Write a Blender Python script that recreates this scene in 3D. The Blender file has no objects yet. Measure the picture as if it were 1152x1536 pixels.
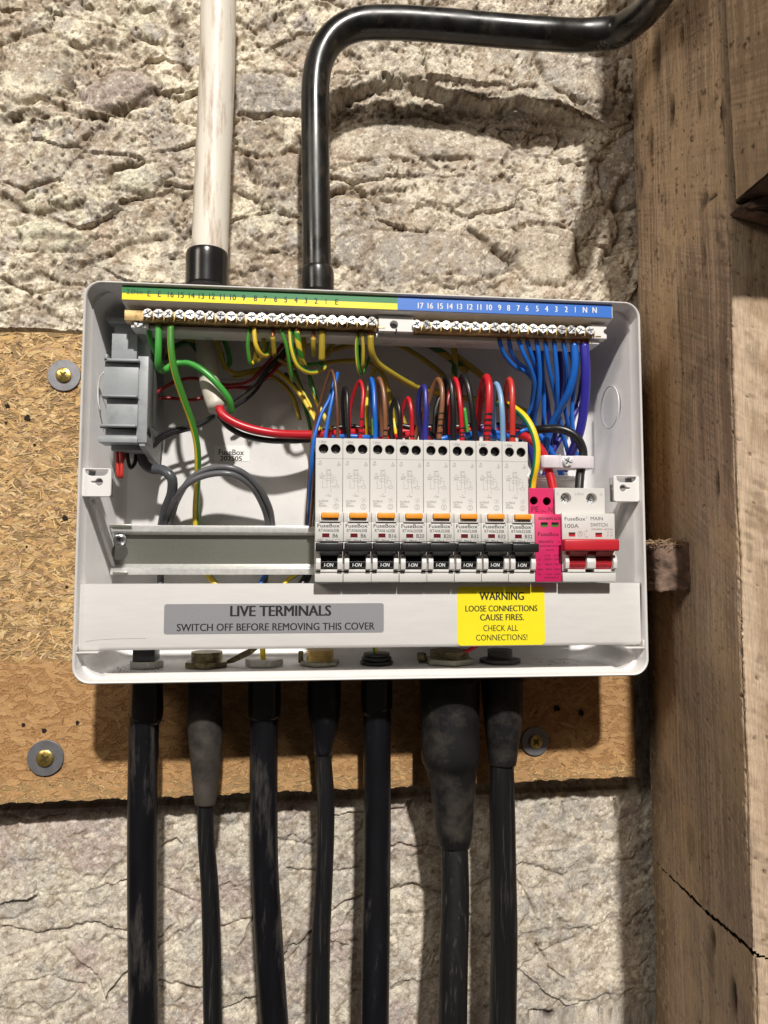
import bpy, bmesh, math, random
import numpy as np
from mathutils import Vector, Matrix

random.seed(7); rng = np.random.default_rng(7)
S = bpy.context.scene
COL = S.collection
PI = math.pi

# ------------------------------------------------------------------ camera
# place coordinates are millimetres: x right, z up, d = distance in front of the board face
CM = np.array([[0.9946782129247986, -0.0010260211202702135, -0.103025239691009],
               [0.008342886797721286, 0.9974687991277583, 0.07061438243380812],
               [0.10269201026666828, -0.07109811563809873, 0.9921690425427021]])
CX, CZ, CD, CF = -39.529, -51.7295, 532.3234, 1065.0

def V(x, z, d):
    return Vector((x / 1000.0, -d / 1000.0, z / 1000.0))

def U(px, py, d):
    """place point (mm) at depth d seen at photo pixel px, py"""
    c = np.array([(px - 576) / CF, (py - 768) / CF, 1.0])
    b = CM.T @ c
    v = (b[0], -b[1], -b[2])
    t = (d - CD) / v[2]
    return (CX + v[0] * t, CZ + v[1] * t, d)

cam_data = bpy.data.cameras.new('camera')
cam = bpy.data.objects.new('camera', cam_data)
COL.objects.link(cam)
def _w(r): return Vector((r[0], r[2], -r[1]))
right, down, fwd = _w(CM[0]), _w(CM[1]), _w(CM[2])
mw = Matrix.Identity(4)
for i in range(3):
    mw[i][0] = right[i]; mw[i][1] = -down[i]; mw[i][2] = -fwd[i]
mw[0][3], mw[1][3], mw[2][3] = CX / 1000, -CD / 1000, CZ / 1000
cam.matrix_world = mw
cam_data.sensor_fit = 'HORIZONTAL'
cam_data.sensor_width = 36.0
cam_data.lens = 36.0 * CF / 1152
cam_data.clip_start = 0.01
cam_data.clip_end = 50
S.camera = cam
S.render.resolution_x = 768; S.render.resolution_y = 1024

# ------------------------------------------------------------------ light of the cellar: one lamp up and in front, dim warm bounce
W = bpy.data.worlds.new('World'); S.world = W; W.use_nodes = True
wn = W.node_tree; bg = wn.nodes['Background']
tc = wn.nodes.new('ShaderNodeTexCoord'); sx = wn.nodes.new('ShaderNodeSeparateXYZ')
rp = wn.nodes.new('ShaderNodeValToRGB')
mp = wn.nodes.new('ShaderNodeMath'); mp.operation = 'MULTIPLY_ADD'; mp.inputs[1].default_value = .5; mp.inputs[2].default_value = .5
wn.links.new(tc.outputs['Generated'], sx.inputs[0]); wn.links.new(sx.outputs['Z'], mp.inputs[0]); wn.links.new(mp.outputs[0], rp.inputs[0])
rp.color_ramp.elements[0].color = (.55, .46, .39, 1); rp.color_ramp.elements[1].color = (1.0, .92, .84, 1)
wn.links.new(rp.outputs[0], bg.inputs['Color'])
bg.inputs['Strength'].default_value = 0.075

ld = bpy.data.lights.new('ceiling_lamp', 'AREA'); ld.shape = 'DISK'; ld.size = 0.17
ld.energy = 255; ld.color = (1.0, .955, .89)
lo = bpy.data.objects.new('ceiling_lamp', ld); COL.objects.link(lo)
lo.location = (0.20, -3.484, 2.80)
lo.rotation_euler = (Vector((0, 0, 0)) - lo.location).to_track_quat('-Z', 'Y').to_euler()

l2 = bpy.data.lights.new('second_cellar_lamp', 'AREA'); l2.shape = 'DISK'; l2.size = 0.8
l2.energy = 20; l2.color = (1.0, .90, .78)
lo2 = bpy.data.objects.new('second_cellar_lamp', l2); COL.objects.link(lo2)
lo2.location = (-1.95, -1.9, 1.35)
lo2.rotation_euler = (Vector((0.1, 0, 0)) - lo2.location).to_track_quat('-Z', 'Y').to_euler()

S.view_settings.view_transform = 'Standard'; S.view_settings.look = 'None'
S.view_settings.exposure = 0; S.view_settings.gamma = 1

# ------------------------------------------------------------------ materials
def srgb(r, g, b):
    f = lambda c: (c / 255 / 12.92) if c / 255 <= .04045 else ((c / 255 + .055) / 1.055) ** 2.4
    return (f(r), f(g), f(b), 1)

def mat(name, color, rough=.45, metal=0.0, var=.06, scale=60, bump=.0, bscale=400, spec=.5, dirt=None, dscale=25, damt=.5, coat=0, stretch=None, rvar=0.0):
    m = bpy.data.materials.new(name); m.use_nodes = True
    nt = m.node_tree; b = nt.nodes['Principled BSDF']
    b.inputs['Roughness'].default_value = rough; b.inputs['Metallic'].default_value = metal
    b.inputs['Specular IOR Level'].default_value = spec
    if coat: b.inputs['Coat Weight'].default_value = coat
    t = nt.nodes.new('ShaderNodeTexCoord'); src = t.outputs['Object']
    if stretch:
        mpn = nt.nodes.new('ShaderNodeMapping'); mpn.inputs['Scale'].default_value = stretch
        nt.links.new(src, mpn.inputs[0]); src = mpn.outputs[0]
    n = nt.nodes.new('ShaderNodeTexNoise'); n.inputs['Scale'].default_value = scale; n.inputs['Detail'].default_value = 5
    nt.links.new(src, n.inputs['Vector'])
    r = nt.nodes.new('ShaderNodeValToRGB')
    c = color
    r.color_ramp.elements[0].position = .3; r.color_ramp.elements[1].position = .7
    r.color_ramp.elements[0].color = (c[0] * (1 - var), c[1] * (1 - var), c[2] * (1 - var), 1)
    r.color_ramp.elements[1].color = (min(1, c[0] * (1 + var)), min(1, c[1] * (1 + var)), min(1, c[2] * (1 + var)), 1)
    nt.links.new(n.outputs[0], r.inputs[0]); out = r.outputs[0]
    if dirt:
        n2 = nt.nodes.new('ShaderNodeTexNoise'); n2.inputs['Scale'].default_value = dscale; n2.inputs['Detail'].default_value = 8; n2.inputs['Roughness'].default_value = .7
        nt.links.new(src, n2.inputs['Vector'])
        r2 = nt.nodes.new('ShaderNodeValToRGB'); r2.color_ramp.elements[0].position = 1 - damt - .08; r2.color_ramp.elements[1].position = 1 - damt + .12
        nt.links.new(n2.outputs[0], r2.inputs[0])
        mx = nt.nodes.new('ShaderNodeMix'); mx.data_type = 'RGBA'
        nt.links.new(r2.outputs[0], mx.inputs[0]); nt.links.new(out, mx.inputs[6]); mx.inputs[7].default_value = dirt
        out = mx.outputs[2]
    nt.links.new(out, b.inputs['Base Color'])
    if rvar:
        mr = nt.nodes.new('ShaderNodeMapRange'); mr.inputs[3].default_value = max(0.02, rough - rvar); mr.inputs[4].default_value = rough + rvar
        mr.inputs[1].default_value = .3; mr.inputs[2].default_value = .7
        nt.links.new(n.outputs[0], mr.inputs[0]); nt.links.new(mr.outputs[0], b.inputs['Roughness'])
    if bump:
        n3 = nt.nodes.new('ShaderNodeTexNoise'); n3.inputs['Scale'].default_value = bscale; n3.inputs['Detail'].default_value = 4
        nt.links.new(src, n3.inputs['Vector'])
        bp = nt.nodes.new('ShaderNodeBump'); bp.inputs['Strength'].default_value = min(1, bump * 5); bp.inputs['Distance'].default_value = .0002 * max(1, bump * 5)
        nt.links.new(n3.outputs[0], bp.inputs['Height']); nt.links.new(bp.outputs[0], b.inputs['Normal'])
    return m

def stripe_mat(name, c1, c2, frac=.5, rough=.4):
    """two-colour insulation: stripe position comes from the tube's own UV"""
    m = bpy.data.materials.new(name); m.use_nodes = True
    nt = m.node_tree; b = nt.nodes['Principled BSDF']; b.inputs['Roughness'].default_value = rough
    uv = nt.nodes.new('ShaderNodeUVMap'); uv.uv_map = 'UVMap'
    s = nt.nodes.new('ShaderNodeSeparateXYZ'); nt.links.new(uv.outputs[0], s.inputs[0])
    f = nt.nodes.new('ShaderNodeMath'); f.operation = 'FRACT'; nt.links.new(s.outputs[0], f.inputs[0])
    r = nt.nodes.new('ShaderNodeValToRGB'); r.color_ramp.interpolation = 'LINEAR'
    e = r.color_ramp.elements; e[0].position = 0; e[0].color = c2; e[1].position = .02; e[1].color = c1
    for p, c in ((frac, c1), (frac + .02, c2), (1.0, c2)):
        k = e.new(p); k.color = c
    nt.links.new(f.outputs[0], r.inputs[0]); nt.links.new(r.outputs[0], b.inputs['Base Color'])
    return m

def attr_mat(name, rough=.85, bump=.5, bscale=900, spec=.25, fine=None, stretch=None, fine_amt=.35, bdist=.0004):
    """albedo stored on the mesh, fine grain added by noise"""
    m = bpy.data.materials.new(name); m.use_nodes = True
    nt = m.node_tree; b = nt.nodes['Principled BSDF']; b.inputs['Roughness'].default_value = rough
    b.inputs['Specular IOR Level'].default_value = spec
    a = nt.nodes.new('ShaderNodeAttribute'); a.attribute_name = 'albedo'
    t = nt.nodes.new('ShaderNodeTexCoord'); src = t.outputs['Object']
    if stretch:
        mpn = nt.nodes.new('ShaderNodeMapping'); mpn.inputs['Scale'].default_value = stretch
        nt.links.new(src, mpn.inputs[0]); src = mpn.outputs[0]
    n = nt.nodes.new('ShaderNodeTexNoise'); n.inputs['Scale'].default_value = fine or bscale; n.inputs['Detail'].default_value = 6; n.inputs['Roughness'].default_value = .65
    nt.links.new(src, n.inputs['Vector'])
    mr = nt.nodes.new('ShaderNodeMapRange'); mr.inputs[1].default_value = .3; mr.inputs[2].default_value = .7
    mr.inputs[3].default_value = 1 - fine_amt; mr.inputs[4].default_value = 1 + fine_amt
    nt.links.new(n.outputs[0], mr.inputs[0])
    mx = nt.nodes.new('ShaderNodeVectorMath'); mx.operation = 'SCALE'
    nt.links.new(a.outputs['Color'], mx.inputs[0]); nt.links.new(mr.outputs[0], mx.inputs['Scale'])
    nt.links.new(mx.outputs[0], b.inputs['Base Color'])
    if bump:
        n3 = nt.nodes.new('ShaderNodeTexNoise'); n3.inputs['Scale'].default_value = bscale; n3.inputs['Detail'].default_value = 5
        nt.links.new(src, n3.inputs['Vector'])
        bp = nt.nodes.new('ShaderNodeBump'); bp.inputs['Strength'].default_value = bump; bp.inputs['Distance'].default_value = bdist
        nt.links.new(n3.outputs[0], bp.inputs['Height']); nt.links.new(bp.outputs[0], b.inputs['Normal'])
    return m

M = {}
M['box'] = mat('white enclosure plastic', (.77, .755, .745, 1), .3, var=.02, bump=.03, bscale=700, rvar=.05)
M['cover'] = mat('white cover plastic', (.72, .705, .69, 1), .42, var=.03, bump=.05, bscale=600, stretch=(1, 1, 6))
M['breaker'] = mat('breaker off white plastic', (.62, .605, .58, 1), .5, var=.025, bump=.05, bscale=900)
M['guard'] = mat('breaker guard white plastic', (.72, .70, .68, 1), .35, var=.02)
M['blackp'] = mat('black plastic', (.012, .012, .013, 1), .38, var=.3, bump=.08, bscale=500, dirt=(.04, .038, .036, 1), dscale=90, damt=.2)
M['barrel'] = mat('black toggle barrel', (.012, .012, .014, 1), .3, var=.2)
M['orange'] = mat('orange test button', srgb(232, 150, 40), .45, var=.05)
M['pink'] = mat('pink plastic', (.62, .018, .125, 1), .45, var=.03, bump=.04, bscale=800)
M['redp'] = mat('red switch plastic', (.50, .018, .03, 1), .38, var=.08, bump=.05)
M['darkred'] = mat('dark red flag window', (.13, .008, .015, 1), .3, var=.1)
M['greenw'] = mat('green flag window', (.06, .20, .04, 1), .3, var=.1)
M['ink'] = mat('grey print ink', (.16, .16, .17, 1), .7, var=.02)
M['ink2'] = mat('dark grey print ink', (.10, .10, .11, 1), .7, var=.02)
M['inkb'] = mat('black print ink', (.012, .012, .014, 1), .6, var=.02)
M['inkp'] = mat('purple print on pink', (.10, .004, .03, 1), .6, var=.02)
M['inkr'] = mat('faint red print', (.27, .02, .03, 1), .6, var=.02)
M['inkw'] = mat('white print ink', (.75, .75, .75, 1), .6, var=.02)
M['lgreen'] = mat('green label', srgb(24, 122, 62), .4, var=.03)
M['lyellow'] = mat('yellow label', srgb(250, 228, 30), .4, var=.03)
M['lblue'] = mat('blue label', srgb(48, 112, 205), .4, var=.03)
M['wyellow'] = mat('warning label yellow', (.90, .77, .012, 1), .5, var=.02)
M['silver'] = mat('silver label', (.36, .36, .385, 1), .42, metal=.35, var=.10, scale=1600, bump=.06, bscale=1800)
M['paper'] = mat('white paper label', (.90, .89, .87, 1), .5, var=.02)
M['brass'] = mat('brass bar', (.66, .47, .22, 1), .40, metal=.55, var=.2, scale=200, bump=.1, bscale=300, dirt=(.12, .075, .035, 1), dscale=120, damt=.42)
M['copper'] = mat('bare copper strands', (.42, .16, .08, 1), .4, metal=.8, var=.3, scale=900, bump=.3, bscale=1500)
M['screw'] = mat('zinc screw head', (.80, .82, .86, 1), .34, metal=.55, var=.3, scale=700, bump=.25, bscale=600)
M['slot'] = mat('screw slot shade metal', (.05, .05, .06, 1), .5, metal=.5, var=.3, scale=900)
M['rail'] = mat('passivated steel rail', (.33, .33, .29, 1), .33, metal=.8, var=.09, scale=1100)
M['railb'] = mat('bright rail lip', (.92, .92, .90, 1), .28, metal=.6, var=.1, scale=300, bump=.05, bscale=900)
M['washer'] = mat('zinc penny washer', (.27, .27, .29, 1), .5, metal=.7, var=.14, scale=160, bump=.08, bscale=900)
M['brasss'] = mat('yellow passivated screw', (.72, .52, .16, 1), .32, metal=.9, var=.3, scale=400, bump=.2, bscale=500)
M['greymod'] = mat('light grey plastic', (.33, .35, .365, 1), .45, var=.04, bump=.04, bscale=500, dirt=(.24, .25, .26, 1), dscale=60, damt=.4)
M['nylon'] = mat('natural nylon clamp', (.66, .62, .66, 1), .35, var=.03)
M['wnut'] = mat('dusty white nylon nut', (.50, .49, .45, 1), .5, var=.08, dirt=(.25, .22, .17, 1), dscale=120, damt=.42)
M['dbrass'] = mat('dull brass gland', (.25, .21, .11, 1), .45, metal=.75, var=.25, scale=250, bump=.12, dirt=(.07, .06, .035, 1), dscale=150, damt=.5)
M['bbrass'] = mat('bright brass gland thread', (.60, .43, .16, 1), .33, metal=.9, var=.2, scale=250)
M['galv'] = mat('weathered galvanised nut', (.36, .35, .28, 1), .55, metal=.55, var=.25, scale=300, bump=.2)
M['dgrey'] = mat('dark grey steel nut', (.08, .08, .075, 1), .5, metal=.5, var=.25, scale=300)
M['wpipe'] = mat('ivory plastic pipe', (.76, .71, .62, 1), .45, var=.04, dirt=(.34, .21, .13, 1), dscale=45, damt=.42, stretch=(2.5, 2.5, .35), bump=.04, bscale=200)
M['sheath'] = mat('ivory cable sheath', (.62, .57, .49, 1), .45, var=.05, dirt=(.40, .32, .24, 1), dscale=120, damt=.36)
M['bpipe'] = mat('black conduit', (.009, .0085, .008, 1), .31, var=.3, scale=80, bump=.07, bscale=120, dirt=(.07, .055, .04, 1), dscale=55, damt=.38, rvar=.10, stretch=(1, 1, .6))
M['bpipe2'] = mat('glossy black coupler', (.012, .012, .012, 1), .24, var=.2)
M['bcable'] = mat('black cable sheath', (.009, .009, .010, 1), .44, var=.25, bump=.12, bscale=260, dirt=(.085, .08, .075, 1), dscale=45, damt=.36, stretch=(7, 7, .3), spec=.35)
M['bcond'] = mat('scuffed black conduit', (.006, .006, .008, 1), .36, var=.25, bump=.05, bscale=220, dirt=(.075, .07, .065, 1), dscale=30, damt=.36, stretch=(3, 3, .5), spec=.35)
M['boot'] = mat('dusty rubber boot', (.010, .010, .011, 1), .5, var=.3, scale=60, bump=.12, bscale=300, dirt=(.065, .055, .046, 1), dscale=22, damt=.43, spec=.35)
M['bootp'] = mat('pale dusty rubber boot', (.062, .053, .045, 1), .62, var=.2, scale=90, bump=.12, bscale=300, dirt=(.012, .011, .010, 1), dscale=34, damt=.46)
def wm(n, c, r=.32): M[n] = mat(n + ' wire insulation', c, r, var=.05, bump=.04, bscale=250)
wm('w_red', (.52, .014, .024, 1)); wm('w_dred', (.30, .014, .018, 1)); wm('w_orred', (.55, .04, .03, 1))
wm('w_blue', (.012, .13, .55, 1)); wm('w_navy', (.03, .03, .24, 1)); wm('w_indigo', (.035, .03, .33, 1)); wm('w_lblue', (.20, .36, .58, 1))
wm('w_black', (.012, .012, .013, 1)); wm('w_brown', (.24, .10, .045, 1)); wm('w_dbrown', (.13, .055, .03, 1)); wm('w_green', (.06, .34, .055, 1)); wm('w_grey', (.12, .12, .13, 1)); wm('w_dgrey', (.075, .08, .09, 1))
M['w_gy'] = stripe_mat('green and yellow wire insulation', (.055, .24, .03, 1), (.72, .52, .04, 1), .5)
M['w_gy2'] = stripe_mat('dull green and yellow wire insulation', (.02, .12, .025, 1), (.40, .29, .03, 1), .45)
M['w_gyp'] = stripe_mat('bright yellow and green wire insulation', (.015, .20, .09, 1), (.88, .62, .015, 1), .38)
M['mark'] = mat('black marker pen', (.008, .008, .008, 1), .5, var=.1)
M['stone'] = attr_mat('rough limewashed stone', .92, .9, 1300, .15, fine=800, fine_amt=.32, bdist=.0007)
M['board'] = attr_mat('chipboard', .8, .5, 1500, .25, fine=900, fine_amt=.22)
M['flake'] = attr_mat('chipboard flake', .7, .3, 1500, .3, fine=900, fine_amt=.2)
M['wood'] = attr_mat('old sawn timber', .85, .9, 260, .15, fine=220, stretch=(6, 6, .35), fine_amt=.30, bdist=.0006)
M['hole'] = mat('dark nail hole', (.012, .008, .005, 1), .9, var=.2)

# ------------------------------------------------------------------ object helpers
def link(name, me, m=None, parent=None):
    o = bpy.data.objects.new(name, me); COL.objects.link(o)
    if m is not None:
        ms = m if isinstance(m, (list, tuple)) else [m]
        if not me.materials:
            for q in ms: me.materials.append(M[q] if isinstance(q, str) else q)
    if parent is not None: o.parent = parent
    return o

def tag(o, label=None, cat=None, group=None, kind=None):
    if label: o['label'] = label
    if cat: o['category'] = cat
    if group: o['group'] = group
    if kind: o['kind'] = kind
    return o

def empty(name, loc=(0, 0, 0), **k):
    o = bpy.data.objects.new(name, None); COL.objects.link(o)
    o.location = V(*loc); o.empty_display_size = .01
    return tag(o, **k)

def place(o, root):
    """parent keeping place coordinates"""
    o.parent = root; o.matrix_parent_inverse = Matrix.Translation(-root.location)
    return o

def mesh(name, verts, faces, smooth=False, uvs=None):
    me = bpy.data.meshes.new(name); me.from_pydata(verts, [], faces); me.update()
    if uvs is not None:
        l = me.uv_layers.new(name='UVMap')
        for i, u in enumerate(uvs): l.data[i].uv = u
    if smooth: me.shade_smooth()
    return me

class MB:
    """collects shapes (mm) into one bmesh"""
    def __init__(s): s.bm = bmesh.new()
    def box(s, x0, x1, z0, z1, d0, d1, bev=0, seg=2):
        bm = bmesh.new(); r = bmesh.ops.create_cube(bm, size=1)
        for v in bm.verts:
            v.co = V(x0 + (x1 - x0) * (v.co.x + .5), z0 + (z1 - z0) * (v.co.z + .5), d1 + (d0 - d1) * (v.co.y + .5))
        if bev: bmesh.ops.bevel(bm, geom=bm.edges[:], offset=bev / 1000, segments=seg, affect='EDGES', profile=.5)
        s.add(bm); return s
    def prism(s, prof, a0, a1, axis='x', bev=0):
        """prof = list of (z,d) when axis x, (x,d) when axis z, (x,z) when axis d"""
        bm = bmesh.new(); n = len(prof)
        def pt(p, a):
            return V(a, p[0], p[1]) if axis == 'x' else (V(p[0], a, p[1]) if axis == 'z' else V(p[0], p[1], a))
        A = [bm.verts.new(pt(p, a0)) for p in prof]; B = [bm.verts.new(pt(p, a1)) for p in prof]
        bm.faces.new(A); bm.faces.new(B[::-1])
        for i in range(n): bm.faces.new((A[i], B[i], B[(i + 1) % n], A[(i + 1) % n]))
        bmesh.ops.recalc_face_normals(bm, faces=bm.faces)
        if bev: bmesh.ops.bevel(bm, geom=bm.edges[:], offset=bev / 1000, segments=2, affect='EDGES', profile=.5)
        s.add(bm); return s
    def cyl(s, x, z, d0, d1, r, seg=20, bev=0, r2=None, axis='d'):
        bm = bmesh.new(); r2 = r if r2 is None else r2; A, B = [], []
        for i in range(seg):
            a = 2 * PI * i / seg; c, q = math.cos(a), math.sin(a)
            if axis == 'd': A.append(bm.verts.new(V(x + r * c, z + r * q, d0))); B.append(bm.verts.new(V(x + r2 * c, z + r2 * q, d1)))
            elif axis == 'z':  # x, d centre = (x, z), along z from d0 to d1
                A.append(bm.verts.new(V(x + r * c, d0, z + r * q))); B.append(bm.verts.new(V(x + r2 * c, d1, z + r2 * q)))
            else:              # axis x: z, d centre = (x, z)
                A.append(bm.verts.new(V(d0, x + r * c, z + r * q))); B.append(bm.verts.new(V(d1, x + r2 * c, z + r2 * q)))
        bm.faces.new(A); bm.faces.new(B[::-1])
        for i in range(seg): bm.faces.new((A[i], B[i], B[(i + 1) % seg], A[(i + 1) % seg]))
        bmesh.ops.recalc_face_normals(bm, faces=bm.faces)
        if bev:
            ed = [e for e in bm.edges if len(e.link_faces) == 2 and any(len(f.verts) > 4 for f in e.link_faces)]
            bmesh.ops.bevel(bm, geom=ed, offset=bev / 1000, segments=2, affect='EDGES', profile=.5)
        s.add(bm); return s
    def add(s, bm):
        me = bpy.data.meshes.new('t'); bm.to_mesh(me); bm.free(); s.bm.from_mesh(me); bpy.data.meshes.remove(me)
    def build(s, name, m, parent=None, smooth=False, jitter=0):
        me = bpy.data.meshes.new(name)
        if jitter:
            for v in s.bm.verts: v.co += Vector((random.uniform(-1, 1), random.uniform(-1, 1), random.uniform(-1, 1))) * jitter / 1000
        s.bm.to_mesh(me); s.bm.free()
        if smooth: me.shade_smooth(); me.set_sharp_from_angle(angle=math.radians(38))
        return link(name, me, m, parent)

def box(name, m, parent, *a, **k):
    sm = k.pop('smooth', False)
    return MB().box(*a, **k).build(name, m, parent, smooth=sm)

def spline(pts, step=2.0):
    """centripetal-ish Catmull-Rom through pts (tuples of any length)"""
    P = [np.array(p, float) for p in pts]
    if len(P) == 2: P = [P[0], (P[0] + P[1]) / 2, P[1]]
    P = [2 * P[0] - P[1]] + P + [2 * P[-1] - P[-2]]
    out = []
    for i in range(1, len(P) - 2):
        p0, p1, p2, p3 = P[i - 1:i + 3]
        k01, k12, k23 = [max(1e-6, np.linalg.norm((b - a)[:3])) ** .5 for a, b in ((p0, p1), (p1, p2), (p2, p3))]
        n = max(2, int(np.linalg.norm((p2 - p1)[:3]) / step))
        t0, t1 = 0, k01; t2 = t1 + k12; t3 = t2 + k23
        for j in range(n):
            t = t1 + (t2 - t1) * j / n
            a1 = (t1 - t) / (t1 - t0) * p0 + (t - t0) / (t1 - t0) * p1
            a2 = (t2 - t) / (t2 - t1) * p1 + (t - t1) / (t2 - t1) * p2
            a3 = (t3 - t) / (t3 - t2) * p2 + (t - t2) / (t3 - t2) * p3
            b1 = (t2 - t) / (t2 - t0) * a1 + (t - t0) / (t2 - t0) * a2
            b2 = (t3 - t) / (t3 - t1) * a2 + (t - t1) / (t3 - t1) * a3
            out.append((t2 - t) / (t2 - t1) * b1 + (t - t1) / (t2 - t1) * b2)
    out.append(P[-2])
    return out

def tube_mesh(name, pts, seg=14, step=2.0, twist=0.0, phase=0.0, caps=True, wob=0.0):
    """pts: (x,z,d,r) in mm"""
    C = spline(pts, step)
    n = len(C); pos = [V(*c[:3]) for c in C]; rad = [c[3] / 1000 for c in C]
    tan = [(pos[min(i + 1, n - 1)] - pos[max(i - 1, 0)]).normalized() for i in range(n)]
    ref = Vector((0, -1, 0))
    if abs(tan[0].dot(ref)) > .9: ref = Vector((1, 0, 0))
    u = (ref - tan[0] * ref.dot(tan[0])).normalized()
    verts, faces, uvs, L = [], [], [], 0.0; lens = []
    for i in range(n):
        u = (u - tan[i] * u.dot(tan[i])).normalized(); w = tan[i].cross(u)
        if i: L += (pos[i] - pos[i - 1]).length * 1000
        lens.append(L)
        for k in range(seg):
            a = 2 * PI * k / seg
            rr = rad[i] * (1 + (wob * math.sin(3 * a + L * .05) if wob else 0))
            verts.append(pos[i] + (u * math.cos(a) + w * math.sin(a)) * rr)
    for i in range(n - 1):
        for k in range(seg):
            k2 = (k + 1) % seg
            faces.append((i * seg + k, i * seg + k2, (i + 1) * seg + k2, (i + 1) * seg + k))
            a, b = k / seg + phase, (k + 1) / seg + phase
            s0, s1 = twist * lens[i], twist * lens[i + 1]
            uvs += [(a + s0 + 10, lens[i] / 100), (b + s0 + 10, lens[i] / 100), (b + s1 + 10, lens[i + 1] / 100), (a + s1 + 10, lens[i + 1] / 100)]
    if caps:
        faces.append(tuple(range(seg))[::-1]); uvs += [(.5, 0)] * seg
        faces.append(tuple((n - 1) * seg + k for k in range(seg))); uvs += [(.5, 0)] * seg
    return mesh(name, verts, faces, True, uvs), C

def P4(pp, r):
    """photo path points (px,py,d[,r]) -> place points"""
    out = []
    for p in pp:
        x, z, d = U(p[0], p[1], p[2]); out.append((x, z, d, p[3] if len(p) > 3 else r))
    return out

def plate(name, outline, holes, d0, d1, m, parent=None, bev=0, off=(0, 0), smooth=False):
    """flat plate in the x-z plane with real holes, from d0 (back) to d1 (front)"""
    cu = bpy.data.curves.new(name, 'CURVE'); cu.dimensions = '2D'; cu.fill_mode = 'BOTH'
    for pl in [outline] + list(holes):
        sp = cu.splines.new('POLY'); sp.points.add(len(pl) - 1); sp.use_cyclic_u = True
        for i, (x, z) in enumerate(pl): sp.points[i].co = ((x + off[0]) / 1000, (z + off[1]) / 1000, 0, 1)
    cu.extrude = max(0, (d1 - d0) / 2000 - bev / 1000); cu.bevel_depth = bev / 1000; cu.bevel_resolution = 1
    if bev: cu.offset = -bev / 1000
    o = bpy.data.objects.new('tmp', cu); COL.objects.link(o)
    dg = bpy.context.evaluated_depsgraph_get(); dg.update()
    me = bpy.data.meshes.new_from_object(o.evaluated_get(dg)); bpy.data.objects.remove(o); bpy.data.curves.remove(cu)
    me.transform(Matrix.Translation((0, -(d0 + d1) / 2000, 0)) @ Matrix.Rotation(PI / 2, 4, 'X'))
    me.name = name; me.materials.clear()
    return link(name, me, m, parent)

def rrect(x0, x1, z0, z1, r, n=6):
    p = []
    for cx, cz, a0 in ((x1 - r, z1 - r, 0), (x0 + r, z1 - r, 90), (x0 + r, z0 + r, 180), (x1 - r, z0 + r, 270)):
        for i in range(n + 1):
            a = math.radians(a0 + 90 * i / n); p.append((cx + r * math.cos(a), cz + r * math.sin(a)))
    return p
def circ(x, z, r, n=24): return [(x + r * math.cos(2 * PI * i / n), z + r * math.sin(2 * PI * i / n)) for i in range(n)]

_tx = {}
def text_mesh(s, bold=0.0):
    bold = 0.0
    if (s, bold) in _tx: return _tx[(s, bold)]
    cu = bpy.data.curves.new('txt', 'FONT'); cu.body = s; cu.size = 1; cu.resolution_u = 3; cu.offset = bold; cu.extrude = 0
    o = bpy.data.objects.new('tmp', cu); COL.objects.link(o)
    dg = bpy.context.evaluated_depsgraph_get(); dg.update()
    me = bpy.data.meshes.new_from_object(o.evaluated_get(dg)); bpy.data.objects.remove(o); bpy.data.curves.remove(cu)
    co = np.zeros(len(me.vertices) * 3); me.vertices.foreach_get('co', co); co = co.reshape(-1, 3)
    f = [tuple(p.vertices) for p in me.polygons]; bpy.data.meshes.remove(me)
    _tx[(s, bold)] = (co[:, :2], f); return _tx[(s, bold)]

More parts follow.
